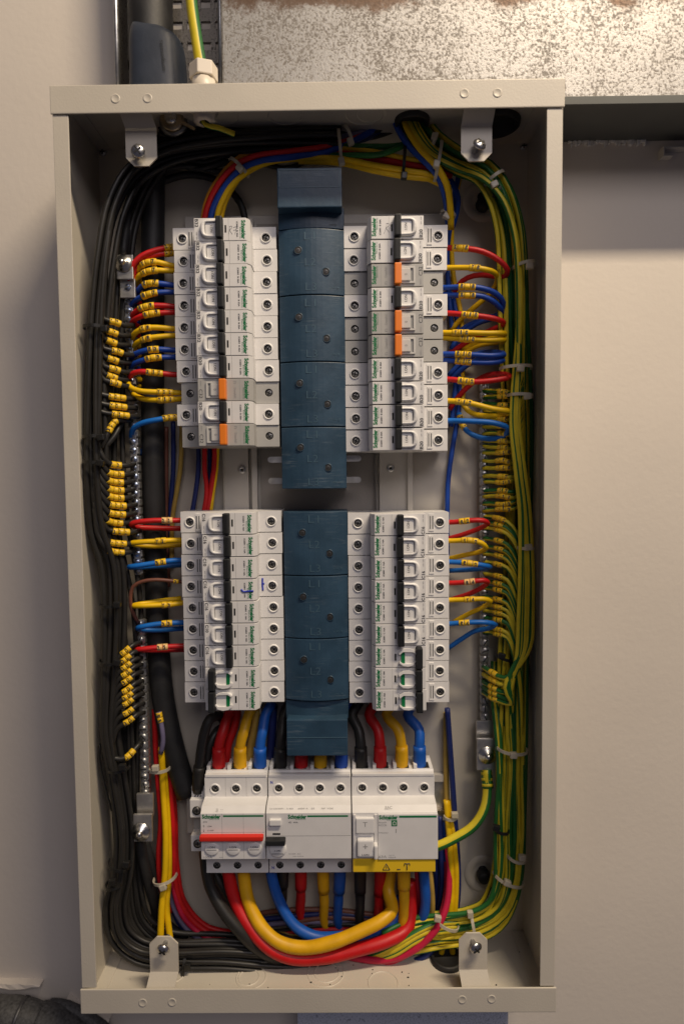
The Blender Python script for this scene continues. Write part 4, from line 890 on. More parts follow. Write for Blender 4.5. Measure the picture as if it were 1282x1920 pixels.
LOL = [
 ('red wire loop marked R1 left of the lower left column', 'red', [(355, 975, .030), (325, 976, .036), (290, 976, .040), (258, 979, .042), (246, 983, .040), (256, 988, .034), (290, 990, .028), (330, 991, .022), (360, 990, .018)], ((314, 976), 'R1'), 'marker_pale'),
 ('yellow wire loop marked Y1 left of the lower left column', 'yellow', [(355, 1012, .030), (325, 1013, .036), (290, 1015, .040), (258, 1017, .042), (245, 1019, .040), (258, 1022, .034), (290, 1024, .028), (330, 1022, .022), (360, 1018, .018)], ((306, 1014), 'Y1'), 'marker'),
 ('bright blue wire loop marked B1 left of the lower left column', 'lightblue', [(355, 1050, .030), (325, 1051, .036), (290, 1056, .040), (258, 1061, .042), (243, 1063, .040), (252, 1064, .034), (290, 1062, .028), (330, 1060, .022), (360, 1058, .018)], ((304, 1054), 'B1'), 'marker'),
 ('thin brown wire looping left from the fourth lower left breaker', 'brown', [(352, 1092, .032), (330, 1090, .036), (295, 1087, .040), (268, 1090, .042), (250, 1100, .042), (245, 1120, .042), (248, 1145, .040), (260, 1168, .034)], ((335, 1091), 'B'), 'marker'),
 ('yellow wire loop marked Y3 left of the lower left column', 'yellow', [(358, 1128, .030), (325, 1133, .036), (290, 1135, .040), (262, 1136, .042), (249, 1136, .040), (262, 1133, .034), (295, 1128, .028), (340, 1122, .022)], ((315, 1133), 'Y3'), 'marker'),
 ('bright blue wire loop marked B3 left of the lower left column', 'lightblue', [(358, 1167, .030), (325, 1168, .036), (290, 1171, .040), (268, 1175, .041), (258, 1178, .038), (270, 1181, .032), (300, 1181, .028), (345, 1178, .022)], ((317, 1169), 'B3'), 'marker'),
 ('red wire loop marked R5 left of the lower left column', 'red', [(360, 1210, .032), (325, 1212, .036), (295, 1214, .040), (268, 1217, .042), (252, 1218, .040), (268, 1219, .034), (300, 1219, .028), (350, 1218, .022)], ((306, 1213), 'R5'), 'marker_pale'),
]
for lab, col, pts, mk, cm in LOL: L(lab, col, pts, mk, r=.0016 if col == 'brown' else .0023, grp='coloured wire loops of the lower left column', colmat=cm)
# =================================================================== COLOURED WIRES, RIGHT
gr_ = 'coloured wires out of the upper right column'
UPR = [
 ('red wire marked R8 looping out of the upper right column', 'red', [(820, 464, .030), (845, 465, .034), (872, 466, .038), (905, 472, .040), (935, 488, .040), (951, 506, .038), (945, 519, .032), (915, 516, .026), (888, 517, .020), (866, 527, .014), (850, 548, .010)], ((866, 465), 'R 8')),
 ('yellow wire marked Y8 looping out of the upper right column', 'yellow', [(820, 502, .030), (850, 502, .034), (880, 502, .038), (908, 505, .040), (928, 512, .036), (932, 526, .028), (920, 548, .020), (890, 575, .014), (860, 602, .010), (845, 620, .008)], ((888, 503), 'Y8')),
 ('blue wire marked B8 looping out of the upper right column, upper of the pair', 'blue', [(818, 540, .030), (845, 539, .036), (875, 538, .040), (905, 541, .040), (930, 551, .038), (943, 568, .034), (936, 588, .026), (905, 598, .018), (870, 615, .012), (845, 640, .010)], ((870, 538), 'B 8')),
 ('blue wire marked B8 looping out of the upper right column, lower of the pair', 'blue', [(818, 551, .028), (845, 553, .034), (875, 554, .038), (905, 556, .038), (928, 568, .036), (941, 585, .030), (925, 596, .024), (895, 606, .016), (862, 630, .011), (845, 655, .010)], ((873, 554), 'B 8')),
 ('red wire marked R10 looping out of the upper right column', 'red', [(822, 586, .030), (850, 588, .036), (880, 591, .040), (915, 595, .040), (940, 602, .038), (943, 608, .032), (920, 619, .024), (880, 638, .016), (855, 655, .011), (838, 665, .009)], ((878, 591), 'R10')),
 ('yellow wire marked Y10 looping out of the upper right column, upper of the pair', 'yellow', [(815, 623, .030), (840, 624, .036), (875, 624, .040), (915, 625, .042), (945, 625, .040), (940, 630, .030), (900, 640, .020), (868, 655, .012)], ((867, 624), 'Y10')),
 ('yellow wire marked Y10 looping out of the upper right column, lower of the pair', 'yellow', [(815, 633, .028), (840, 634, .034), (875, 636, .038), (915, 638, .040), (945, 637, .038), (936, 641, .028), (895, 648, .018), (866, 664, .011)], ((869, 637), 'Y10')),
 ('dark blue wire marked B10 looping out of the upper right column, upper of the pair', 'blue', [(815, 664, .030), (845, 664, .036), (880, 665, .040), (920, 667, .042), (944, 665, .040), (935, 661, .030), (900, 662, .020), (865, 680, .012), (840, 705, .009)], ((869, 664), 'B10')),
 ('dark blue wire marked B10 looping out of the upper right column, lower of the pair', 'blue', [(815, 674, .028), (845, 676, .034), (880, 679, .038), (920, 680, .040), (942, 676, .038), (932, 671, .028), (895, 675, .018), (862, 695, .011), (842, 715, .008)], ((870, 679), 'B10')),
 ('red wire marked R12 looping out of the upper right column', 'red', [(820, 710, .030), (850, 712, .036), (885, 716, .040), (925, 713, .042), (955, 707, .040), (948, 702, .032), (915, 703, .024), (882, 721, .018), (858, 745, .012), (842, 768, .009)], ((868, 713), 'R12')),
 ('yellow wire marked Y12 looping out of the upper right column', 'yellow', [(820, 751, .030), (848, 752, .036), (880, 756, .040), (925, 767, .042), (957, 772, .040), (950, 777, .032), (915, 780, .024), (885, 775, .016), (870, 762, .012), (866, 735, .009)], ((872, 755), 'Y12')),
 ('bright blue wire marked B12 looping out of the upper right column', 'lightblue', [(820, 789, .030), (850, 789, .036), (885, 790, .040), (925, 793, .042), (952, 803, .040), (945, 817, .032), (915, 823, .026), (885, 815, .020), (868, 800, .014), (860, 775, .010)], ((866, 790), 'B12')),
]
for a in UPR: L(*a, grp=gr_)
LOR = [
 ('red wire loop marked R2 right of the lower right column', 'red', [(822, 979, .030), (850, 979, .036), (880, 976, .040), (905, 976, .041), (914, 981, .038), (900, 990, .030), (865, 1003, .022), (840, 1010, .016)], ((874, 977), 'R2')),
 ('yellow wire loop marked Y2 right of the lower right column', 'yellow', [(822, 1014, .030), (850, 1014, .036), (880, 1013, .040), (902, 1018, .041), (911, 1027, .038), (900, 1034, .030), (865, 1042, .022), (840, 1048, .016)], ((877, 1013), 'Y 2')),
 ('blue wire loop marked B2 right of the lower right column', 'lightblue', [(822, 1053, .030), (850, 1054, .036), (880, 1056, .040), (905, 1060, .041), (918, 1063, .036), (905, 1066, .030), (865, 1069, .022), (840, 1070, .016)], ((877, 1055), 'B 2')),
 ('red wire loop marked R4 right of the lower right column', 'red', [(822, 1093, .030), (850, 1093, .036), (880, 1091, .040), (905, 1088, .041), (914, 1091, .038), (902, 1102, .030), (875, 1115, .022), (845, 1124, .016)], ((879, 1092), 'R4'), 'marker_pale'),
 ('yellow wire loop marked Y4 right of the lower right column', 'yellow', [(822, 1125, .030), (850, 1125, .036), (880, 1124, .040), (905, 1123, .041), (919, 1127, .038), (910, 1136, .030), (880, 1150, .022), (850, 1166, .016)], ((883, 1125), 'Y4')),
 ('blue wire loop marked B4 right of the lower right column', 'lightblue', [(822, 1171, .030), (850, 1169, .036), (880, 1167, .040), (912, 1167, .041), (928, 1171, .038), (915, 1178, .032), (890, 1183, .026), (868, 1196, .020), (840, 1215, .016)], ((872, 1168), 'B4')),
]
for a in LOR: wire(a[0], a[1], .0022, a[2], [a[3]], 'coloured wire loops of the lower right column', colmat=a[4] if len(a) > 4 else 'marker')
for lab, col, pts in (
 ('blue wire dropping behind the right ends of the upper right column', 'blue', [(846, 410, .02), (838, 470, .012), (842, 560, .009), (850, 640, .008), (862, 720, .008), (858, 780, .008), (848, 840, .010), (840, 900, .012), (838, 960, .014), (838, 1060, .012)]),
 ('second blue wire behind the right ends of the upper right column', 'blue', [(850, 560, .007), (858, 620, .007), (855, 700, .007), (850, 760, .007), (845, 800, .007)]),
 ('yellow wire dropping behind the right ends of the upper right column', 'yellow', [(848, 400, .02), (846, 460, .012), (850, 520, .009), (862, 580, .008), (868, 640, .008), (866, 700, .008), (868, 740, .008)]),
 ('ochre wire tucked behind the blue loops at the right', 'ochre', [(843, 520, .006), (838, 570, .006), (850, 610, .006), (852, 660, .006)]),
 ('navy wire in the gap left of the lower left column', 'navy', [(372, 820, .018), (372, 880, .018), (366, 930, .018), (356, 985, .016)]),
 ('red wire in the gap above the lower left column', 'red', [(384, 820, .020), (384, 880, .02), (388, 920, .02), (378, 985, .018)]),
 ('second red wire in the gap above the lower left column', 'red', [(402, 820, .020), (402, 870, .020), (396, 915, .02), (386, 985, .018)]),
 ('blue wire between the red wires above the lower left column', 'navy', [(393, 820, .016), (394, 880, .016), (393, 930, .016), (392, 985, .014)]),
 ('yellow wire in the gap above the lower left column', 'yellow', [(408, 820, .018), (405, 880, .018), (398, 930, .018), (392, 985, .018)]),
 ('ochre wire running down behind the left breakers beside the black cable', 'ochre', [(341, 800, .010), (339, 870, .010), (332, 920, .010), (324, 970, .010), (322, 1060, .010)]),
 ('dark red wire running down behind the left breakers', 'brown', [(312, 800, .007), (312, 900, .007), (313, 1000, .007), (316, 1100, .007)]),
 ('navy wire running down behind the left breakers', 'navy', [(325, 790, .009), (325, 880, .009), (320, 960, .009), (322, 1060, .009)]),
): wire(lab, col, .0022, pts)
# =================================================================== TOP ARCH
ARCH = [
 ('orange yellow wire at the outside of the coloured arch', 'orange', .0021, [(378, 425, .018), (388, 375, .024), (410, 335, .028), (440, 302, .030), (470, 284, .028), (500, 284, .02)]),
 ('red wire arching over from the upper left column', 'red', .0026, [(380, 430, .020), (390, 385, .028), (410, 345, .034), (440, 312, .036), (480, 293, .036), (540, 285, .036), (600, 277, .034), (640, 268, .030), (690, 250, .024), (745, 218, .020)]),
 ('blue wire arching over beside the red one', 'blue', .0026, [(392, 430, .020), (400, 390, .028), (422, 350, .034), (452, 318, .036), (490, 302, .036), (550, 294, .036), (610, 286, .034), (660, 265, .028), (710, 238, .024), (748, 212, .02)]),
 ('yellow wire arching over from the upper left column', 'yellow', .0026, [(404, 430, .020), (412, 388, .028), (432, 350, .034), (460, 325, .034), (500, 305, .034), (560, 297, .034), (640, 300, .034), (720, 318, .034), (800, 334, .034), (836, 350, .030)]),
 ('second yellow wire arching over from the upper left column', 'yellow', .0024, [(412, 430, .018), (420, 385, .024), (440, 345, .030), (465, 318, .031), (510, 298, .030), (570, 290, .030), (650, 292, .030), (730, 308, .030), (812, 326, .030)]),
 ('red wire low in the arch right of the busbar head', 'red', .0026, [(560, 288, .026), (640, 288, .03), (700, 297, .034), (760, 308, .036), (815, 318, .034), (845, 330, .028)]),
 ('yellow wire lowest in the arch right of the busbar head', 'yellow', .0024, [(560, 302, .030), (640, 306, .034), (700, 320, .036), (760, 331, .036), (815, 338, .034), (842, 352, .028)]),
 ('yellow wire under the red one right of the busbar head', 'yellow', .0024, [(540, 296, .032), (640, 298, .036), (700, 310, .038), (760, 320, .038), (815, 330, .036), (840, 345, .03)]),
 ('yellow wire above the red one right of the busbar head', 'yellow', .0024, [(500, 286, .026), (640, 276, .030), (700, 285, .034), (760, 298, .036), (810, 306, .034), (835, 318, .03)]),
 ('printed yellow wire at the top of the arch right of the busbar head', 'yellow', .0022, [(470, 290, .022), (560, 283, .024), (640, 284, .028), (700, 290, .030), (770, 303, .030)]),
 ('dark green wire crossing over the arch', 'green', .0024, [(620, 292, .032), (660, 291, .038), (710, 290, .040), (745, 278, .038), (775, 262, .03)]),
 ('second dark green wire crossing over the arch', 'green', .0024, [(640, 274, .030), (690, 275, .034), (740, 274, .034), (780, 266, .028)]),
 ('purple blue wire rising to the roof grommet', 'lilac', .0022, [(630, 258, .026), (670, 250, .026), (715, 230, .022), (745, 208, .02)]),
 ('second purple blue wire rising to the roof grommet', 'navy', .0024, [(640, 270, .022), (690, 258, .022), (728, 232, .02), (755, 206, .018)]),
 ('blue wire swinging down from the roof to the right column', 'blue', .0026, [(733, 205, .030), (745, 240, .036), (765, 272, .040), (795, 302, .042), (820, 330, .040), (834, 370, .034), (840, 420, .026)]),
 ('yellow wire swinging down from the roof to the right column', 'yellow', .0028, [(750, 205, .032), (765, 245, .040), (788, 280, .044), (818, 312, .044), (838, 350, .040), (844, 395, .034), (845, 430, .026)]),
 ('blue wire at the right behind the yellow one near the roof', 'blue', .0024, [(825, 322, .022), (845, 340, .024), (858, 370, .024), (855, 400, .02), (846, 430, .016)]),
 ('second blue wire at the right behind the yellow one near the roof', 'blue', .0022, [(862, 305, .016), (858, 335, .018), (850, 375, .018), (850, 420, .014)]),
 ('thin yellow wire behind the right tab', 'yellow', .0020, [(880, 268, .02), (862, 280, .02), (842, 288, .02)]),
 ('second thin yellow wire behind the right keyhole', 'yellow', .0020, [(866, 322, .016), (860, 340, .016), (857, 355, .014)]),
]
for lab, col, r, pts in ARCH: wire(lab, col, r, pts, group='wires of the coloured arch')
# =================================================================== GREEN AND YELLOW EARTH WIRES
random.seed(9)
ga = [(768, 205, .030), (782, 245, .038), (812, 285, .042), (860, 312, .042), (905, 332, .042), (940, 370, .042), (962, 430, .042), (972, 520, .042), (972, 640, .042), (966, 740, .042), (964, 800, .042), (972, 880, .042), (982, 960, .042), (985, 1060, .042), (982, 1150, .040)]
P = spline(px_path(ga), .005)
fan = [(-.016, 1265, 968), (-.0105, 1278, 975), (-.006, 1292, 985), (-.002, 1302, 990), (.002, 1312, 992)]
for i, (u, yb, xb) in enumerate(fan):
    ph = random.uniform(0, 6.28); Q = offset_path(P, wob(u*.45+.002, -u*.62-.004, .0005, ph), wob(.003-.001*i, .002, .0006, ph))
    e = topx(Q[-1]); tail = spline([Q[-1], at(e[0]-2-i*1.0, e[1]+50+10*i, .044), at(e[0]-14-3*i, 1232+14*i, .045), at(946+3*i, yb+7, .043), at(924, yb-3, .034), at(906, yb-14, .016)], .005)
    o = wire_obj('earth_wire', Q+tail[1:], .0023, 'gy', stripe=[.02, .22, .06, -.08, .12][i], twist=random.uniform(-.12, .12)); tag(o, 'green and yellow wire from the roof hooking into the earth bar, %s of five' % ['innermost', 'second', 'third', 'fourth', 'outermost'][i], 'wire', 'earth wires from the roof')
    add_marker(o, Q+tail[1:], .0023, (928, yb-2), '14'[:2])
# vertical trunk from the roof to the floor
gb = [(770, 215, .024), (800, 262, .028), (850, 300, .030), (905, 325, .032), (935, 365, .032), (955, 430, .030), (963, 540, .028), (967, 680, .024), (972, 820, .020), (973, 960, .018), (970, 1100, .018), (962, 1250, .020), (958, 1400, .026), (956, 1520, .028), (954, 1610, .028), (944, 1670, .028), (920, 1715, .028), (875, 1735, .028), (820, 1742, .028), (760, 1752, .03)]
offs = []
for i in range(14): offs.append((-.012+.0018*i+random.uniform(-.001, .001), -.012+.0018*((i*5) % 14)+random.uniform(-.001, .001), random.uniform(-.004, .008), random.uniform(-.004, .008)))
P2 = spline(px_path(gb), .006)
for i, (u0, u1, v0, v1) in enumerate(offs):
    ph = random.uniform(0, 6.28); Q = offset_path(P2, wob(u0, u1, .0009, ph), wob(v0, v1, .0007, ph+1)); 
    o = wire_obj('earth_wire', Q, .0021, 'gy', stripe=random.gauss(.14, .30), twist=random.uniform(-.25, .25)); tag(o, 'green and yellow wire of the thick trunk running down the right side', 'wire', 'earth wire trunk')
gc = [(948, 1240, .012), (948, 1300, .018), (952, 1350, .026), (955, 1420, .034), (955, 1500, .035), (953, 1600, .036), (948, 1655, .036), (930, 1700, .036), (890, 1725, .036), (830, 1735, .034), (780, 1740, .032), (720, 1765, .04)]
P3 = spline(px_path(gc), .006)
for i in range(10):
    u = -.0115+.0026*i; ph = random.uniform(0, 6.28); Q = offset_path(P3, wob(u*1.05, u*.9, .0008, ph), wob(random.uniform(-.004, .004), random.uniform(-.002, .004), .0006, ph))
    o = wire_obj('earth_wire', Q, .0021, 'gy', stripe=random.gauss(.10, .13), twist=random.uniform(-.12, .12)); tag(o, 'green and yellow wire in the front of the lower right trunk', 'wire', 'lower earth wires')
# short earth wires into the bar
ew = [733, 744, 758, 772, 787, 800, 812, 827, 838, 849, 865, 878, 892, 903, 920, 930, 944, 956, 970, 982, 992, 1012, 1027, 1040, 1056, 1078, 1092, 1104, 1122, 1136, 1147, 1160, 1178, 1187]
ewc = ['R7', 'Y7', 'B7', 'R8', 'Y8', 'B8', 'Y9', 'B9', 'R9', 'Y10', 'B10', 'R10', 'Y7', 'Y11', 'B7', 'B11', 'Y12', 'R12', 'B12', 'R1', 'B1', 'Y1', 'R2', 'Y2', 'B2', 'R3', 'Y3', 'B3', 'R4', 'Y4', 'B4', 'Y5', 'B5', 'R5']
for i, y in enumerate(ew):
    mx = 942 if y < 960 else 934 if y < 1050 else 932
    if y < 960: pts = [(906, y+random.uniform(-2, 2), .015), (922, y, .022), (mx, y+random.uniform(-2, 2), .032), (962, y+random.uniform(-4, 4), .034), (976, y-20, .028), (982, y-70, .022)]
    else:
        dr_ = 45+(y-960)*.25; pts = [(906, y-2, .015), (920, y-1, .020), (mx, y+2, .030), (950, y+9, .034), (966, y+dr_*.55, .036), (975, y+dr_*1.25, .034), (975, y+dr_*2.2, .028), (970, y+dr_*3.2, .022)]
    o, _ = wire('green and yellow wire into the earth bar, %s from the top' % NTH[i].replace('topmost', 'first'), 'gy', .0020, pts, [((mx-2, y+1), ewc[i])], 'short earth wires', name='earth_wire', stripe=random.gauss(.06, .09))
# heavy earth cable
wire('thick green and yellow cable from the earth bar lug to the bottom devices', 'gy', .0042, [(912, 1442, .024), (913, 1480, .028), (908, 1515, .034), (888, 1548, .038), (850, 1573, .040), (815, 1588, .040), (780, 1590, .034)], cat='cable', name='earth_cable', stripe=.17)
eo = bpy.data.objects[-1] if False else None
P = spline(px_path([(911, 1444, .022), (914, 1478, .0275)]), .002); tag(tube_mb(P, .0050, 14).obj('taped_sleeve', 'wire_green'), 'green taped sleeve under the earth bar lug', 'sleeve')
sl_ = C.objects[-1] if False else bpy.data.objects['taped_sleeve']
s = cum(P)
for f in (.18, .5, .82):
    pts = [sample(P, s, s[-1]*f+k)[0] for k in (-.0012, 0, .0012)]; tube_mb(pts, .0052, 14).obj('yellow_band', 'wire_gyellow', sl_)
# =================================================================== HEAVY CABLES
random.seed(4)
def heavy(label, col, r, pts, sleeve=None, scol=None):
    P = spline(px_path(pts), .004); ph_ = random.uniform(0, 6); o = tube_mb(P, lambda k: r*(1+.025*math.sin(17*k+ph_)+.02*math.sin(41*k+2*ph_)), 18).obj('heavy_cable', 'wire_'+col); tag(o, label, 'cable', 'heavy cables')
    if sleeve:
        s = cum(P); L_ = s[-1]; a, b_ = sleeve; q = [sample(P, s, L_*(a+(b_-a)*k/6))[0] for k in range(7)]
        tube_mb(q, lambda k: r*(1.28-.06*abs(2*k-1)), 18).obj('end_sleeve', scol or 'wire_'+col, o)
    return o
def drop(label, col, x0, x1, r=.0046, y0=1330, yt=1445, dd=.026, bow=0):
    return heavy(label, col, r, [(x0+14, y0-14, .014), (x0, y0+10, .020), ((x0+x1)/2+bow, y0+38, .028), (x1, y0+66, .032), (x1, yt, .032), (x1, yt+14, .032)], (.60, .93))
drop('red cable with red sleeve into the main switch top', 'heavyred', 428, 411)
drop('yellow cable with yellow sleeve into the main switch top', 'heavyyellow', 466, 451)
drop('blue cable with dark blue sleeve into the main switch top', 'heavyblue', 498, 488)
drop('black cable with black sleeve into the middle device top', 'black', 532, 526)
drop('red cable into the middle device top behind the busbar head', 'heavyred', 566, 565)
drop('yellow cable into the middle device top behind the busbar head', 'heavyyellow', 602, 601)
drop('blue cable into the middle device top behind the busbar head', 'blue', 640, 640)
drop('black cable with black sleeve into the right device top', 'black', 660, 676, bow=4)
drop('red cable with red sleeve into the right device top', 'heavyred', 692, 712, bow=6)
drop('yellow cable with yellow sleeve into the right device top', 'heavyyellow', 724, 752, bow=8)
drop('blue cable with dark blue sleeve into the right device top', 'heavyblue', 764, 786, bow=10)
heavy('black cable bending down to the cream terminal block, outer one', 'black', .0044, [(425, 1362, .012), (412, 1342, .022), (394, 1348, .030), (382, 1380, .034), (375, 1430, .036), (371, 1485, .034)], (.74, .97))
heavy('black cable bending down to the cream terminal block, inner one', 'black', .0040, [(424, 1362, .010), (408, 1370, .020), (394, 1395, .026), (385, 1440, .028), (380, 1480, .028)])
for lab, col, pts in (('dark red cable behind the red one above the main switch', 'heavyred', [(445, 1325, .012), (440, 1360, .016), (428, 1395, .020), (424, 1450, .02)]), ('dark yellow cable behind the yellow one above the main switch', 'ochre', [(482, 1325, .012), (478, 1365, .016), (470, 1400, .018), (468, 1450, .018)]), ('dark blue cable behind the blue one above the main switch', 'navy', [(512, 1325, .012), (510, 1370, .014), (508, 1410, .016), (506, 1450, .016)])):
    heavy(lab, col, .0040, pts)
heavy('thick red cable sweeping under the bottom devices', 'heavyred', .0056, [(424, 1600, .030), (430, 1645, .032), (442, 1690, .036), (470, 1740, .044), (505, 1778, .050), (550, 1796, .052), (610, 1794, .052), (680, 1778, .050), (730, 1762, .046), (762, 1742, .038), (770, 1700, .030), (768, 1650, .024)])
heavy('thick yellow cable sweeping under the bottom devices', 'heavyyellow', .0056, [(456, 1600, .030), (458, 1645, .032), (466, 1690, .038), (488, 1735, .046), (522, 1766, .052), (566, 1777, .054), (620, 1768, .054), (680, 1744, .050), (718, 1724, .046), (735, 1705, .038), (728, 1670, .026), (735, 1620, .020)])
heavy('thick blue cable sweeping under the bottom devices', 'heavyblue', .0048, [(505, 1600, .030), (510, 1645, .030), (524, 1690, .034), (552, 1735, .040), (590, 1756, .042), (640, 1757, .042), (700, 1745, .038), (742, 1722, .032), (750, 1680, .024)])
heavy('thick black cable curving down from the cream terminal block', 'black', .0054, [(382, 1560, .028), (386, 1610, .032), (394, 1660, .036), (418, 1705, .042), (450, 1745, .046), (490, 1782, .044), (545, 1805, .036), (620, 1806, .028), (700, 1800, .024)])
heavy('second black cable tucked behind the first below the terminal block', 'black', .0042, [(400, 1630, .020), (416, 1660, .024), (440, 1700, .026), (480, 1740, .026), (560, 1770, .02)])
for lab, col, x, y1, cc in (('black cable hanging from the middle device', 'black', 530, 1690, 0), ('red cable hanging from the middle device', 'heavyred', 564, 1700, 0), ('yellow cable hanging from the middle device', 'heavyyellow', 605, 1712, 3), ('blue cable hanging from the middle device', 'heavyblue', 638, 1715, -4), ('black cable hanging from the right device', 'black', 675, 1715, 0), ('red cable hanging from the right device', 'heavyred', 714, 1722, -4)):
    heavy(lab, col, .0044, [(x, 1600, .024), (x+cc*.3, 1650, .022), (x+cc, y1-20, .018), (x+cc, y1+16, .012), (x+cc+14, y1+40, .008)], (.05, .42))
heavy('yellow cable looping under the right device', 'heavyyellow', .0046, [(756, 1600, .034), (757, 1650, .036), (757, 1700, .036), (752, 1733, .034), (738, 1722, .026), (728, 1680, .018), (730, 1620, .014)], (.02, .25))
heavy('blue cable looping under the right device', 'heavyblue', .0046, [(792, 1600, .032), (795, 1650, .034), (797, 1695, .034), (790, 1725, .032), (772, 1742, .028), (745, 1745, .022), (720, 1735, .016)])
heavy('thin red cable beside the blue loop under the right device', 'magenta', .0026, [(778, 1600, .026), (783, 1650, .026), (786, 1700, .024), (780, 1740, .02)])
wire('orange yellow wire beside the blue loop under the right device', 'ochre', .0026, [(801, 1610, .03), (808, 1660, .03), (810, 1700, .028), (806, 1735, .024), (790, 1760, .018)])
for i, (lab, col, pts) in enumerate((
 ('blue wire beside the right device', 'navy', [(838, 1328, .018), (846, 1440, .018), (852, 1530, .020), (858, 1620, .022), (858, 1680, .022), (850, 1740, .018)]),
 ('ochre wire behind the blue one beside the right device', 'ochre', [(836, 1336, .012), (836, 1440, .012), (838, 1520, .014), (840, 1560, .016)]),
 ('yellow wire beside the right device, left of the pair', 'yellow', [(836, 1500, .016), (842, 1570, .022), (846, 1640, .026), (845, 1700, .030), (836, 1745, .030), (826, 1792, .028)]),
 ('yellow wire beside the right device, right of the pair', 'yellow', [(844, 1500, .016), (850, 1570, .022), (855, 1640, .026), (852, 1710, .030), (846, 1750, .030), (848, 1792, .028)]),
 ('crimson wire sweeping from the right device along the floor', 'magenta', [(838, 1580, .018), (842, 1640, .026), (836, 1700, .036), (815, 1745, .042), (775, 1782, .044), (720, 1800, .042), (660, 1795, .036), (600, 1775, .02)]),
 ('second crimson wire sweeping along the floor', 'magenta', [(834, 1600, .014), (838, 1660, .022), (828, 1715, .034), (800, 1760, .040), (760, 1790, .040), (715, 1806, .038), (655, 1800, .030), (600, 1785, .018)]),
 ('dark blue wire right of the right device, first', 'navy', [(824, 1530, .014), (826, 1600, .018), (828, 1660, .018), (820, 1720, .016)]),
 ('dark blue wire right of the right device, second', 'blue', [(832, 1540, .012), (835, 1610, .016), (836, 1680, .016), (826, 1740, .014)]),
 ('dark blue wire right of the right device, third', 'navy', [(818, 1560, .010), (818, 1640, .014), (815, 1700, .012), (800, 1760, .010)]),
 ('navy wire along the floor under the crimson one', 'navy', [(840, 1740, .03), (800, 1790, .034), (740, 1812, .034), (660, 1808, .028), (580, 1795, .02)]),
)): wire(lab, col, .0026 if col != 'magenta' else .0030, pts)
for k, (u, st) in enumerate(((0, .02), (8, .12), (16, .0))):
    wire('green and yellow wire crossing low to the floor behind the red cable, %s' % ['upper', 'middle', 'lower'][k], 'gy', .0027, [(860, 1728+u, .034), (815, 1733+u, .038), (780, 1748+u, .042), (740, 1772+u, .044), (700, 1790+u*.5, .036), (650, 1795, .024)], stripe=st, name='earth_wire')
# dark mixed wires along the lower back
cols = ['brown', 'navy', 'brown', 'lilac', 'black', 'red', 'ochre', 'navy', 'brown', 'black']
for i in range(10):
    y = 1712+i*7.5
    wire('dark wire running along the lower back, %s from the top' % NTH[i].replace('topmost', 'first'), cols[i], .0022, [(440, y+10, .010), (520, y+random.uniform(-6, 6), .012+.001*(i % 4)), (620, y+random.uniform(-6, 6)-4, .012+.001*(i % 3)), (720, y+random.uniform(-6, 6), .012), (800, y+random.uniform(-4, 4), .010)], group='dark wires along the lower back')
# red and yellow group left, going down and along the bottom
LG = [
 ('red wire going down beside the lower left bar, left one', 'red', .0026, [(290, 1330, .016), (292, 1400, .018), (298, 1480, .022), (302, 1540, .024), (298, 1600, .024), (302, 1660, .022), (320, 1710, .018)]),
 ('yellow wire going down between the red wires on the left', 'yellow', .0030, [(303, 1402, .024), (306, 1470, .026), (311, 1560, .030), (310, 1640, .034), (304, 1700, .038), (301, 1760, .040)]),
 ('second yellow wire going down between the red wires on the left', 'yellow', .0028, [(308, 1440, .022), (316, 1560, .026), (317, 1640, .030), (313, 1700, .034), (320, 1765, .038)]),
 ('red wire going down beside the lower left bar, right one', 'red', .0026, [(300, 1340, .014), (316, 1420, .016), (322, 1500, .02), (326, 1580, .022), (328, 1650, .022), (345, 1705, .022), (385, 1745, .022), (440, 1762, .02), (520, 1765, .016)]),
 ('dark red wire going down beside the lower left bar', 'heavyred', .0024, [(315, 1420, .014), (328, 1520, .016), (332, 1620, .018), (346, 1690, .018), (385, 1735, .018), (450, 1752, .016)]),
 ('second dark red wire curving along the bottom at the left', 'magenta', .0024, [(320, 1600, .018), (325, 1660, .022), (345, 1720, .024), (390, 1758, .024), (450, 1772, .022), (540, 1775, .016)]),
 ('purple wire curving along the bottom at the left', 'lilac', .0024, [(318, 1660, .016), (328, 1705, .020), (355, 1745, .022), (400, 1772, .022), (460, 1782, .02)]),
 ('navy wire curving along the bottom at the left', 'navy', .0024, [(320, 1680, .014), (335, 1728, .016), (370, 1758, .018), (420, 1770, .018)]),
 ('grey blue wire tail beside the lower left bar', 'lilac', .0022, [(298, 1335, .028), (304, 1365, .030), (306, 1390, .030), (302, 1412, .028)]),
]
for lab, col, r, pts in LG: wire(lab, col, r, pts, [((294, 1350), 'B5')] if 'tail' in lab else ())
# short dark cable stub on the floor
tag(tube_mb(spline(px_path([(204, 1845, .055), (209, 1838, .05), (212, 1834, .047)]), .002), .0022, 10).obj('wire_offcut', 'rubber'), 'short black wire offcut lying on the box floor at the left', 'offcut')
# crumbs and dust on the box floor
random.seed(31); mb = MB()
for i in range(90):
    x = random.uniform(-hw+.01, hw-.01); y = -random.uniform(.015, D-.006); s_ = random.uniform(.00025, .0009); z = t+.0009 if abs(x) > hw-.014 else t+.0002
    mb.box((x, y, z), (x+s_*random.uniform(.6, 2.2), y+s_, z+s_*.7))
tag(mb.obj('floor_debris', 'rubber'), 'dark crumbs and dust scattered on the box floor', 'debris', kind='stuff')
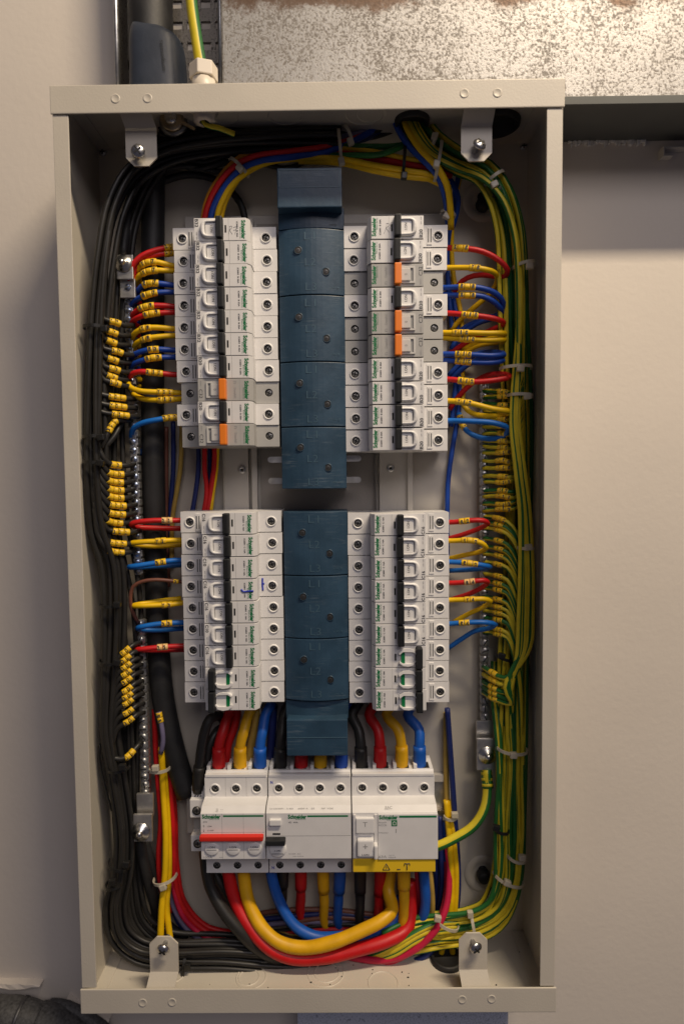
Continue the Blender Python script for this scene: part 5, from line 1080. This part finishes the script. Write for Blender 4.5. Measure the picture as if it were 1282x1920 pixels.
# =================================================================== CABLE TIES
def tie(label, p0, p1, d, bulge, head, col, w=.0026, tail=None, hs=1.0):
    a = at(*p0, d); b_ = at(*p1, d); ax = (b_-a); m = (a+b_)/2; B = Vector((-ax.z, 0, ax.x)).normalized(); n = 14; mb = MB(); rows = []; th = .0010; pts = []
    for k in range(n+1):
        f = k/n; ang = math.pi*f; pts.append(a+ax*(.5-.5*math.cos(ang))+Vector((0, -bulge*math.sin(ang)**.8 if 0 < f < 1 else 0, 0)))
    for k in range(n+1):
        T = (pts[min(k+1, n)]-pts[max(k-1, 0)]).normalized(); N = T.cross(B).normalized()
        rows.append(mb.add([pts[k]+B*w/2+N*th/2, pts[k]-B*w/2+N*th/2, pts[k]-B*w/2-N*th/2, pts[k]+B*w/2-N*th/2]))
    for A, Bq in zip(rows, rows[1:]):
        for i in range(4): j = (i+1) % 4; mb.face([A+i, A+j, Bq+j, Bq+i])
    mb.face([rows[0]+i for i in range(4)]); mb.face([rows[-1]+i for i in range(4)][::-1])
    mn = 'nylon' if col == 'w' else 'nylon_black'
    o = mb.obj('cable_tie', mn); tag(o, label, 'cable tie', 'white cable ties' if col == 'w' else 'black cable ties')
    hq = at(head[0], head[1], d+bulge*.95); h = MB().box((-.0030*hs, -.0026*hs, -.0022), (.0030*hs, .0026*hs, .0022)).obj('head', mn, o, bevel=.0009)
    setw(h, Matrix.Translation(hq) @ FRONT @ Matrix.Rotation(math.atan2(ax.z, ax.x)+random.uniform(-.15, .15), 4, 'Z'))
    if tail:
        q = at(tail[0], tail[1], d+bulge+.002); tube_mb(spline([hq, (hq+q)/2+Vector((0, -.001, 0)), q], .002), .0010, 6).obj('tail', mn, o)
TIES = [
 ('white cable tie on the coloured arch at the upper left', (432, 300), (466, 332), .030, .010, (450, 316), 'w'),
 ('white cable tie standing up behind the busbar head', (634, 246), (640, 312), .030, .012, (640, 303), 'w'),
 ('white cable tie with its head beside the busbar head tie', (644, 240), (660, 270), .030, .010, (657, 266), 'w'),
 ('white cable tie across the wires left of the right tab', (826, 268), (814, 340), .036, .014, (818, 308), 'w'),
 ('white cable tie end sticking up near the right tab', (806, 290), (818, 252), .036, .008, (814, 257), 'w'),
 ('white cable tie on the earth wires below the right tab', (906, 352), (942, 328), .034, .014, (926, 346), 'w'),
 ('white cable tie at the top right corner of the upper right column', (826, 398), (852, 408), .024, .008, (837, 405), 'w'),
 ('white cable tie on the earth trunk near the upper red loop', (960, 504), (1000, 497), .036, .014, (992, 499), 'w'),
 ('white cable tie on the earth trunk level with the blue pair', (936, 692), (994, 690), .034, .016, (975, 691), 'w'),
 ('white cable tie on the earth trunk above the yellow loop', (950, 742), (995, 744), .034, .016, (988, 743), 'w'),
 ('white cable tie on the earth trunk at mid height', (968, 1026), (998, 1026), .036, .012, (990, 1026), 'w'),
 ('white cable tie on the lower earth trunk beside the bar lug', (930, 1400), (986, 1404), .034, .014, (962, 1416), 'w'),
 ('white cable tie on the lower earth trunk beside the right device', (948, 1600), (984, 1606), .034, .012, (978, 1608), 'w'),
 ('white cable tie on the lower earth trunk beside the lower plug', (924, 1634), (978, 1652), .034, .014, (950, 1655), 'w'),
 ('white cable tie on the earth wires above the right bottom tab', (880, 1706), (888, 1760), .034, .012, (881, 1714), 'w'),
 ('white cable tie round the crimson and yellow wires at the bottom', (818, 1722), (858, 1736), .036, .010, (820, 1722), 'w'),
 ('white cable tie on the red and yellow wires beside the lower bar', (282, 1440), (320, 1438), .026, .010, (292, 1440), 'w'),
 ('white cable tie low on the red and yellow wires at the left', (290, 1648), (332, 1638), .030, .012, (306, 1663), 'w'),
 ('thin white tie round the blue and yellow wires beside the right device', (832, 1530), (856, 1528), .018, .008, (852, 1528), 'w'),
 ('black cable tie on the yellow wires of the arch', (758, 276), (754, 336), .034, .010, (757, 330), 'b'),
 ('black cable tie near the top of the left bundle', (160, 616), (205, 616), .054, .012, (196, 617), 'b'),
 ('black cable tie on the left bundle below the upper cluster', (160, 820), (200, 818), .054, .012, (190, 820), 'b'),
 ('black cable tie on the left bundle above the middle cluster', (160, 866), (200, 868), .054, .012, (188, 868), 'b'),
 ('black cable tie on the left bundle beside the brown loop', (192, 1134), (228, 1132), .050, .012, (220, 1134), 'b'),
 ('black cable tie on the left bundle above the lower cluster', (190, 1238), (228, 1240), .050, .012, (220, 1242), 'b'),
 ('black cable tie on the left bundle below the hooked wire', (206, 1438), (244, 1436), .048, .012, (230, 1438), 'b'),
 ('black cable tie on the left bundle level with the main switch foot', (206, 1612), (246, 1622), .046, .012, (237, 1620), 'b'),
 ('black cable tie on the left bundle where it turns', (202, 1654), (234, 1650), .046, .012, (212, 1654), 'b'),
 ('black cable tie on the black wires along the floor', (352, 1776), (350, 1828), .040, .014, (352, 1812), 'b'),
 ('black cable tie near the upper earth plug', (922, 360), (942, 365), .03, .010, (930, 364), 'b'),
 ('black cable tie on the earth wires beside the lower right breakers', (930, 1228), (958, 1236), .024, .010, (940, 1230), 'b'),
 ('black cable tie on the lower earth trunk beside the heavy earth cable', (924, 1550), (952, 1554), .034, .010, (930, 1552), 'b'),
]
for a in TIES: tie(*a)
bpy.context.view_layer.update()
